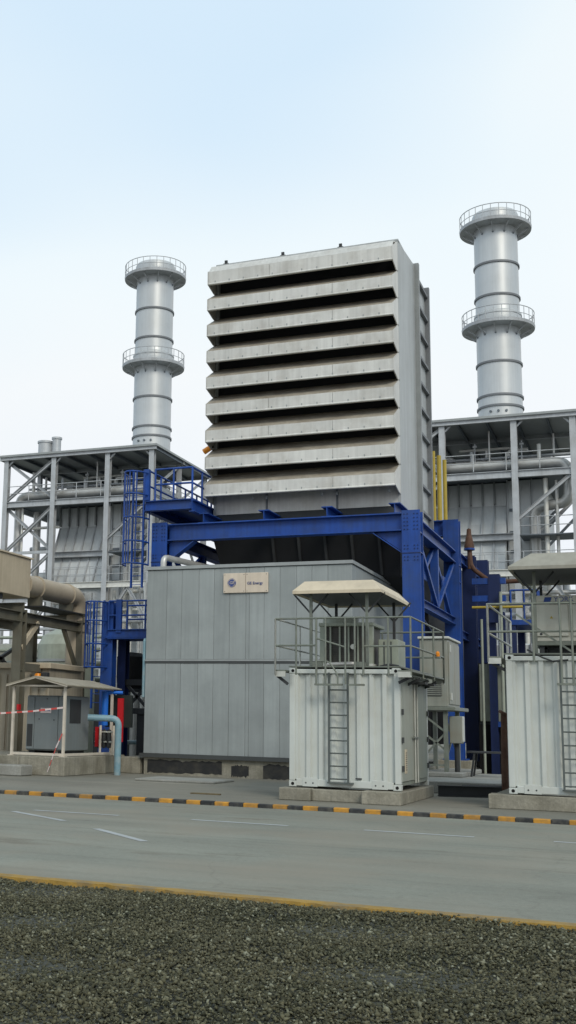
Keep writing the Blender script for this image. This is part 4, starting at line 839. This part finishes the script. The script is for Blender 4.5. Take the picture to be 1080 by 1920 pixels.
for x in (-4.8, -3.8): B().beam((x, 33.35, .3), (x + .1, 33.35, .95), .05, .05).build('leg', 'dark_steel', tb); B().beam((x, 33.85, .3), (x + .1, 33.85, .95), .05, .05).build('leg', 'dark_steel', tb)

# ------------------------------------------------------------------ right background: blue platform, relief valve, yellow pipes, added dark block
bt = thing('access_tower', 'blue access tower with handrails left of the right container', 'tower', (-4.9, 44.5, 0))
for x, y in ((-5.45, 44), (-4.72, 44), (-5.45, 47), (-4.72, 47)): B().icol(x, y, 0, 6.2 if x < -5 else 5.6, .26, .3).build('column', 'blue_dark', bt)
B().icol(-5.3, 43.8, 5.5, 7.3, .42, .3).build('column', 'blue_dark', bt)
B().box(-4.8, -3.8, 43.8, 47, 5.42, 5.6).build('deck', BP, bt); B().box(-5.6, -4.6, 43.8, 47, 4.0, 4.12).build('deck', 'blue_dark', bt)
railing(bt, [(-4.75, 43.85), (-3.8, 43.85), (-3.8, 47)], 5.6, 1.1, BP, .035, .45)
for z in (7.05, 6.4): B().beam((-6.1, 43.8, z), (-4.9, 43.8, z), .2, .22).build('cross_beam', BP, bt)
for z in (4.05, 1.8): B().beam((-5.45, 44, z), (-4.72, 44, z), .16, .2).build('cross_beam', BP, bt)
tag(B().tube([(-6.1, 43.6, 6.06), (-4.3, 43.6, 6.06)], .05, 8).build('yellow_pipe', 'yellow_paint'), 'thin horizontal yellow pipe across the blue access tower', 'pipe')
rv = thing('relief_pipe', 'rusty pipe with a capped relief valve beside the blue frame', 'pipe', (-6.0, 44.5, 7.2))
B().tube(fillet([(-6.35, 45, 8.6), (-6.3, 45, 7.75), (-5.55, 45, 7.15), (-4.2, 45, 7.2)], .25), .09, 10).build('outlet_pipe', 'rust', rv)
B().lathe([(.0, 9.3), (.08, 9.25), (.1, 9.0), (.13, 8.9), (.16, 8.75), (.19, 8.6), (.19, 8.5), (.08, 8.5), (.08, 7.7)], (-6.35, 45), 16).build('valve_body', 'rust', rv); B().lathe([(.21, 8.43), (.21, 8.5), (.0, 8.5)], (-6.35, 45), 16).build('flange', 'blue_paint', rv)
for i, (x, r) in enumerate(((-7.82, .07), (-7.64, .09), (-7.45, .08))):
    o = tag(B().tube([(x, 46 + .2 * i, 9.0), (x, 46 + .2 * i, 12.7 - .15 * i)], r, 12).build('yellow_pipe', 'yellow_paint'), ('leftmost of three upright yellow pipes right of the louvred tower', 'middle one of three upright yellow pipes right of the louvred tower', 'rightmost of three upright yellow pipes right of the louvred tower')[i], 'pipe', 'upright yellow pipes')
sp = thing('panel_skid', 'grey green panelled skid in the shade between blue frame and right container', 'skid', (-5.0, 44.5, 0))
for k in range(4): B().cbox(-6.0 + .42 * k, -5.6 + .42 * k, 44.3, 44.4, 1.9, 4.0, .01).build('panel', 'unit_olive', sp)
B().box(-6.05, -4.2, 44.4, 46.5, 1.8, 4.05).build('housing', 'dark_steel', sp); B().box(-6.05, -4.2, 44.3, 46.5, 0, 1.79).build('base', 'black_hole', sp)  # base box is black to stand for the shaded opening under the panels
dm = thing('light_block', 'added dark machinery block keeping light out between blue frame and right container', 'machinery', (-4.5, 52, 0))  # block added to keep light out of the gap behind
B().cbox(-7.0, -3.0, 50.2, 60, 0, 2.9, .05).build('housing', 'duct_shaded', dm); B().cbox(-6.2, -3.0, 50.5, 60, 2.9, 5.2, .05).build('upper_housing', 'cladding', dm)
for x in (-5.9, -5.3, -4.7, -4.1, -3.5): B().box(x - .03, x + .03, 50.4, 50.5, 2.9, 5.2).build('rib', 'house_rib', dm)
for i, (x, y, r, zt) in enumerate(((-5.05, 43.4, .06, 6.6), (-5.75, 43.4, .05, 5.6), (-4.35, 48.5, .12, 7.4))): tag(B().tube([(x, y, 0), (x, y, zt)], r, 10).build('riser_pipe', 'unit_olive'), ('grey green riser pipe in front of the right blue access tower', 'thin grey green riser pipe between blue frame and blue access tower', 'thick grey green riser pipe behind the right blue access tower')[i], 'pipe')

# ------------------------------------------------------------------ left side: pipe rack, duct, shelter, compressor
rk = thing('pipe_rack', 'grey brown steel pipe rack with braces at the left picture edge', 'pipe rack', (-19.5, 35, 0))
RS = 'rack_steel'
for x, y in ((-19.35, 33.2), (-19.35, 37.6), (-21.4, 33.2), (-21.4, 37.6), (-19.35, 28.8)):
    B().icol(x, y, 0, 5.2, .34, .34, .03).build('column', RS, rk)
for x in (-19.35, -21.4): B().ibeam((x, 27, 4.95), (x, 38.2, 4.95), .26, .34).build('beam', RS, rk)
for y in (28.8, 33.2, 37.6): B().ibeam((-21.6, y, 5.27), (-19.2, y, 5.27), .24, .3).build('cross_beam', RS, rk)
B().beam((-19.35, 33.3, 3.9), (-19.35, 34.4, 4.85), .14, .16).build('brace', 'beige_metal', rk); B().beam((-19.35, 37.4, 3.4), (-19.35, 36.3, 4.8), .12, .14).build('brace', RS, rk)
B().beam((-21.4, 33.3, 4.6), (-21.4, 37.5, 2.8), .1, .12).build('brace', 'dark_steel', rk); B().beam((-21.4, 37.5, 4.6), (-21.4, 33.3, 2.8), .1, .12).build('brace', 'dark_steel', rk)
B().beam((-19.35, 33.3, 3.3), (-19.35, 37.5, 3.3), .2, .26).build('beam', RS, rk)
B().box(-20.2, -19.2, 34.5, 37.9, 5.42, 5.46).build('pipe_support', 'dark_steel', rk)
du = thing('air_duct', 'beige box duct on the pipe rack at the left picture edge', 'duct', (-20, 31, 5.5))
B().cbox(-21.0, -19.3, 26.5, 33.7, 5.62, 6.95, .02).build('body', 'beige_metal', du); B().box(-21.06, -19.24, 26.5, 33.74, 6.95, 7.0).build('lid', 'canopy_beige', du)
for y in (28, 30, 32): B().box(-20.9, -19.4, y - .1, y + .1, 5.45, 5.62).build('saddle', 'dark_steel', du)
bpp = thing('insulated_pipe', 'thick beige pipe bending down at the end of the rack', 'pipe', (-19.6, 37, 5.5))
B().tube(fillet([(-19.6, 33.72, 6.1), (-19.6, 37.75, 6.1), (-19.6, 37.75, 1.0)], .55, 8), .37, 20).build('pipe_run', 'pipe_beige', bpp)
for y in (34.6, 36.9): B().tube([(-19.6, y - .04, 6.1), (-19.6, y + .04, 6.1)], .41, 20).build('pipe_flange', 'pipe_beige', bpp); B().box(-19.85, -19.35, y - .1, y + .1, 5.46, 5.8).build('pipe_shoe', RS, bpp)
ves = thing('lagged_vessel', 'grey green vessel behind the pipe rack', 'vessel', (-21, 41, 0))
B().lathe([(1.2, 0), (1.2, 4.6), (1.0, 5.0), (.5, 5.25), (0, 5.3)], (-22.2, 42.0), 28).build('shell', 'unit_olive', ves); B().lathe([(1.22, 3.9), (1.25, 3.9), (1.25, 4.0), (1.22, 4.0)], (-22.2, 42.0), 28).build('band', 'trim_light', ves)
pmf = thing('pipe_manifold', 'cluster of grey green pipes behind the pipe rack at the left picture edge', 'pipes', (-24, 44, 3))
for k, (z, r) in enumerate(((4.5, .1), (3.9, .16), (5.1, .07), (3.3, .12))): B().tube([(-30, 43 + .4 * k, z), (-21.2, 43 + .4 * k, z)], r, 10).build('pipe_run', ('rail_galv' if k % 2 else 'unit_olive'), pmf)
B().box(-30, -21.3, 42.6, 43.2, 2.75, 2.95).build('support_beam', BP, pmf)
for x in (-28, -25, -22.2): B().box(x - .1, x + .1, 42.7, 42.9, 0, 5.5).build('support_post', 'rack_steel', pmf)
# beige corrugated cabin behind the shelter
for k, (x, z0, z1) in enumerate(((-22.6, 2.9, 5.4), (-23.4, 2.9, 4.7), (-24.3, 2.9, 5.2), (-25.2, 2.9, 4.4))): B().tube([(x, 42.9, z0), (x, 42.9, z1)], .09, 8).build('riser', 'pipe_lagged' if k % 2 else 'dark_steel', pmf)
for x, z in ((-22.9, 4.5), (-24.0, 3.9), (-24.8, 4.5), (-26.0, 3.9)): B().lathe([(0, z - .3), (.2, z - .28), (.28, z), (.2, z + .28), (0, z + .3)], (x, 43.0), 12).build('valve', 'dark_steel', pmf)
B().box(-30, -21.3, 42.3, 42.7, 5.3, 5.4).build('cable_tray', 'galvanised', pmf)
cw = thing('beige_cabin', 'beige ribbed cabin behind the compressor shelter at the left picture edge', 'cabin', (-20, 36, 0))
B().box(-24.0, -18.95, 34.66, 37.0, .3, 3.3).build('body', 'wall_beige', cw)
sh = B().box(0, .2, 0, .06, 0, 2.7).mesh('wall_rib', 'wall_beige')
for k in range(16): inst('wall_rib', sh, cw, (-23.9 + .31 * k, 34.6, .4))
B().cbox(-24.1, -18.85, 34.5, 37.1, 3.3, 3.5, .02).build('roof_edge', 'beige_metal', cw); B().box(-24, -18.95, 34.5, 37, 0, .3).build('plinth', 'concrete', cw)
lp = thing('beacon_lamp', 'orange beacon lamp above the compressor shelter roof', 'lamp', (-18.9, 34.3, 3.0)); B().lathe([(0, 2.86), (.14, 2.86), (.15, 2.98), (.1, 3.12), (0, 3.14)], (-19.2, 34.3), 14).build('lens', 'orange_lamp', lp); B().cbox(-19.05, -18.8, 34.2, 34.4, 2.82, 3.16, .02).build('housing', 'dark_steel', lp)

pl = thing('concrete_plinth', 'wide concrete plinth under the compressor shelter', 'plinth', (-17.5, 31, 0))
for x0, x1 in ((-24, -17.05), (-17.04, -15.55)): B().cbox(x0, x1, 29.5, 33.6, 0, .54, .02).build('concrete_block', 'concrete', pl)
tag(B().cbox(-22, -16.45, 28.6, 29.3, 0, .3, .03).build('concrete_step', 'concrete_grey'), 'low concrete step in front of the shelter plinth at the left edge', 'step')
s_ = thing('shelter', 'small open shelter with cream posts and low gable roof over the compressor', 'shelter', (-16.5, 31.2, .54))
PC = 'post_cream'
for x, y in ((-17.36, 29.62), (-15.66, 29.62), (-17.36, 32.7), (-15.62, 32.7)):
    B().box(x - .035, x + .035, y - .035, y + .035, .56, 2.54).build('post', PC, s_); B().box(x - .09, x + .09, y - .09, y + .09, .541, .56).build('foot_plate', PC, s_)
for a, c in (((-17.36, 29.62), (-15.66, 29.62)), ((-15.64, 29.62), (-15.62, 32.7))):
    B().beam((*a, .6), (*c, .6), .06, .07).build('sill_rail', PC, s_); B().beam((*a, 2.56), (*c, 2.56), .06, .05).build('eave_beam', PC, s_)
xm = -16.52
for sx, xo in ((-1, -17.5), (1, -15.48)):
    B().hexa([(xm, 29.35, 2.80), (xo, 29.35, 2.56), (xo, 33.1, 2.56), (xm, 33.1, 2.80), (xm, 29.35, 2.84), (xo, 29.35, 2.59), (xo, 33.1, 2.59), (xm, 33.1, 2.84)]).build('roof_sheet', 'canopy_taupe', s_)
    B().beam((xm, 29.38, 2.80), (xo, 29.38, 2.555), .04, .05).build('gable_trim', PC, s_)
cp = thing('compressor', 'grey compressor cabinet standing inside the small shelter', 'compressor', (-16.7, 31, .54))
CG = 'compressor_grey'
B().cbox(-17.35, -16.0, 30.4, 31.9, .68, 2.3, .03).build('housing', CG, cp)
B().cbox(-17.33, -17.08, 30.375, 30.41, .72, 2.27, .008).build('door', CG, cp); B().cbox(-17.06, -16.28, 30.37, 30.41, .72, 2.27, .008).build('door', CG, cp); B().cbox(-16.26, -16.02, 30.375, 30.41, .72, 2.27, .008).build('door', CG, cp)
B().box(-17.3, -17.12, 30.365, 30.374, .8, 1.45).build('vent', 'dark_steel', cp); B().box(-15.999, -15.985, 30.6, 31.3, 1.5, 2.2).build('vent', 'dark_steel', cp)
for x, z in ((-16.9, 1.6), (-16.4, 1.58), (-16.65, 2.2)): B().disc((x, 30.36, z), .02, 'y', 10, .012).build('latch', 'dark_steel', cp)
lb = B().cbox(-16.86, -16.5, 30.355, 30.369, 1.78, 1.93, .004).build('nameplate', 'tape_white', cp)
B().box(-16.82, -16.54, 30.35, 30.354, 1.84, 1.88).build('print_line', 'logo_blue', lb)
for x in (-17.2, -16.2): B().box(x - .1, x + .1, 30.5, 31.8, .54, .68).build('foot', 'dark_steel', cp)
tag(B().box(-17.42, -17.36, 29.9, 30.05, 1.85, 2.02).build('switch_box', 'pipe_red'), 'small red switch box on the left shelter post', 'switch')
dry = thing('air_dryer', 'black dryer panel with blue and red pipes, right of the compressor', 'dryer', (-15.8, 32, .54))
B().box(-15.95, -15.05, 32.95, 33.05, 1.4, 2.4).build('panel', 'screen_dark', dry)
B().tube([(-15.82, 32.6, 1.45), (-15.82, 32.6, 2.5)], .11, 14).build('blue_pipe', 'pipe_blue', dry); B().tube(fillet([(-15.82, 32.6, 2.3), (-15.82, 32.6, 2.47), (-15.3, 32.8, 2.47)], .1), .05, 10).build('blue_pipe', 'pipe_blue', dry)
B().box(-15.5, -15.32, 32.86, 32.94, .95, 2.3).build('red_strip', 'pipe_red', dry)
for x in (-15.9, -15.72, -15.55): B().lathe([(0, .75), (.07, .78), (.09, 1.0), (.07, 1.3), (0, 1.35)], (x, 32.4), 12).build('filter_bowl', 'dark_steel', dry)
for z in (.95, 1.25): B().tube([(-16.0, 32.35, z), (-15.2, 32.35, z)], .03, 8).build('manifold', 'rail_light', dry)
for x in (-15.75, -15.3): B().tube([(x, 32.2, .56), (x, 32.2, 1.45)], .04, 8).build('cream_pipe', PC, dry)
B().box(-15.98, -15.8, 32.3, 32.4, .8, 1.4).build('red_valve', 'pipe_red', dry)
tag(B().tube(fillet([(-15.7, 31.2, 1.68), (-14.86, 31.6, 1.66), (-14.86, 31.6, -.02)], .22), .1, 16).build('cyan_pipe', 'pipe_cyan'), 'pale blue pipe bent from the shelter down into the pavement', 'pipe')
tag(B().cbox(-15.5, -14.75, 33.0, 34.0, 0, .5, .02).build('concrete_block', 'concrete'), 'concrete block behind the pale blue pipe', 'concrete block')
tp = thing('barrier_tape', 'red and white barrier tape strung across the compressor shelter', 'barrier tape', (-16.6, 29.4, 1.7))
P0 = [(-19.5, 29.2, 1.62), (-17.6, 29.3, 1.74), (-16.6, 29.45, 1.82), (-15.68, 29.56, 1.94)]; P1 = [(-15.68, 29.56, 1.2), (-15.78, 29.4, .8), (-15.95, 29.25, .12)]
for PP in (P0, P1):
    pts = []
    for a, c in zip(PP[:-1], PP[1:]):
        k = max(2, int((V(c) - V(a)).length / .16)); pts += [V(a).lerp(V(c), j / k) for j in range(k)]
    pts.append(V(PP[-1]))
    for j, (a, c) in enumerate(zip(pts[:-1], pts[1:])): B().beam(a, c, .012 if PP is P0 else .05, .05 if PP is P0 else .012).build('tape_stripe', 'tape_white' if j % 2 else 'tape_red', tp)

# blue stair tower left of the enclosure
lt = thing('access_tower', 'blue access tower with caged ladder, left of the panelled enclosure', 'tower', (-16.7, 36.3, 0))
for x, y, m_ in ((-17.38, 36.0, BP), (-17.22, 36.9, 'blue_dark'), (-16.55, 37.2, 'dark_steel')): B().icol(x, y, 0, 5.7 if y < 36.5 else (4.5 if x < -17 else 2.0), .44 if y < 36.5 else .3, .36).build('column', m_, lt)
B().box(-17.4, -15.2, 35.7, 37.4, 4.42, 4.5).build('deck', BP, lt); B().ibeam((-17.3, 35.75, 4.55), (-15.15, 35.75, 4.55), .16, .34).build('edge_beam', BP, lt)
railing(lt, [(-17.3, 35.75), (-15.2, 35.75)], 4.7, 1.0, BP, .03, .7); railing(lt, [(-17.3, 37.3), (-15.2, 37.3)], 4.7, 1.0, BP, .03, .7)
B().box(-17.0, -16.8, 35.7, 35.8, 4.6, 5.75).build('gate_post', BP, lt)
for x in (-17.95, -17.55): B().beam((x, 35.9, 2.0), (x, 35.9, 5.75), .05, .09).build('ladder_rail', BP, lt)
for k in range(12): inst('rung', rm, lt, (-17.75, 35.9, 2.2 + .3 * k))
for z in (3.4, 4.2, 5.0, 5.65): B().tube([(-17.75 + .4 * math.cos(q), 35.88 - .65 * math.sin(q), z) for q in np.linspace(0, math.pi, 13)], .03, 6).build('cage_hoop', BP, lt)
for q in np.linspace(0, math.pi, 7): B().tube([(-17.75 + .4 * math.cos(q), 35.88 - .65 * math.sin(q), 3.4), (-17.75 + .4 * math.cos(q), 35.88 - .65 * math.sin(q), 5.66)], .024, 6).build('cage_bar', BP, lt)
B().beam((-17.2, 37.0, 2.95), (-15.6, 37.0, 2.95), .16, .2).build('cross_beam', 'dark_steel', lt); B().beam((-17.2, 37.0, 1.95), (-15.6, 37.0, 1.95), .16, .2).build('cross_beam', 'dark_steel', lt)
B().beam((-17.1, 37.0, 2.05), (-16.3, 37.0, 2.85), .08, .1).build('brace', 'dark_steel', lt); B().beam((-17.1, 37.0, 2.85), (-16.3, 37.0, 2.05), .08, .1).build('brace', 'dark_steel', lt)
B().icol(-15.12, 35.0, 0, 2.0, .3, .3).build('column', 'dark_steel', lt)
lm = thing('dark_backing', 'added dark backing behind the left blue access tower', 'skid', (-18, 48, 0))  # skid shapes added as a dark backing that closes bright sky gaps
B().cbox(-40, -15.2, 47.0, 52, 0, 3.0, .05).build('backing_block', 'dark_steel', lm); B().cbox(-19.4, -15.2, 47.4, 52, 2.2, 4.6, .05).build('housing', 'dark_steel', lm)
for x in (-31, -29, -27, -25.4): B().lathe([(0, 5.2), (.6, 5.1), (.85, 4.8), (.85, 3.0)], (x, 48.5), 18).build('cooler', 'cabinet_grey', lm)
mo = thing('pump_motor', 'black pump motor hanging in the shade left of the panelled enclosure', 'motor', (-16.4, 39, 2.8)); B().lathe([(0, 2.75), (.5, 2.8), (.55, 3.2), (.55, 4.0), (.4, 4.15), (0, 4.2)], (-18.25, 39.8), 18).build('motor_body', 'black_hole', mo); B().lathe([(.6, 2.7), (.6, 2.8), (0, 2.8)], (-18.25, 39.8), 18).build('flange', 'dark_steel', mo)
for i, (x, y, r, zt, m_) in enumerate(((-18.9, 42.5, .1, 7.2, 'pipe_white'), (-19.25, 42.4, .17, 3.2, 'pipe_lagged'), (-18.75, 42.2, .17, 3.2, 'pipe_lagged'), (-20.4, 43, .12, 6.4, 'pipe_white'), (-18.3, 41.9, .1, 6.6, 'pipe_white'))):
    tag(B().tube([(x, y, 0), (x, y, zt)], r, 12).build('riser_pipe', m_), ('pale riser pipe rising above the left blue access tower deck', 'short silver riser, left one of the pair beside the enclosure', 'short silver riser, right one of the pair beside the enclosure', 'pale riser pipe behind the ladder cage of the left access tower', 'pale riser nearest to the enclosure, behind the left access tower')[i], 'pipe')
tag(B().tube([(-17.9, 37.8, .85), (-15.3, 37.8, .85)], .08, 10).build('floor_pipe', 'pipe_cyan'), 'low pale blue pipe left of the enclosure foot', 'pipe')
tag(B().tube([(-14.72, 33.1, 2.35), (-14.72, 33.1, 4.1)], .06, 10).tube(fillet([(-14.72, 33.1, 4.0), (-14.72, 33.1, 4.15), (-14.72, 33.6, 4.15)], .08), .06, 10).build('drain_pipe', 'pipe_cyan'), 'thin pale blue pipe on the left corner of the enclosure', 'pipe')

# small things on the pavement
tag(B().cbox(-13.2, -10.9, 29.2, 30.9, 0, .06, .015).build('manhole_slab', 'concrete_grey'), 'flat concrete cover slab in front of the panelled enclosure', 'slab')
tag(B().cbox(-9.85, -9.15, 24.9, 25.05, 0, .03, .005).build('plank', 'wood'), 'short wooden plank lying on the pavement near the kerb', 'plank')
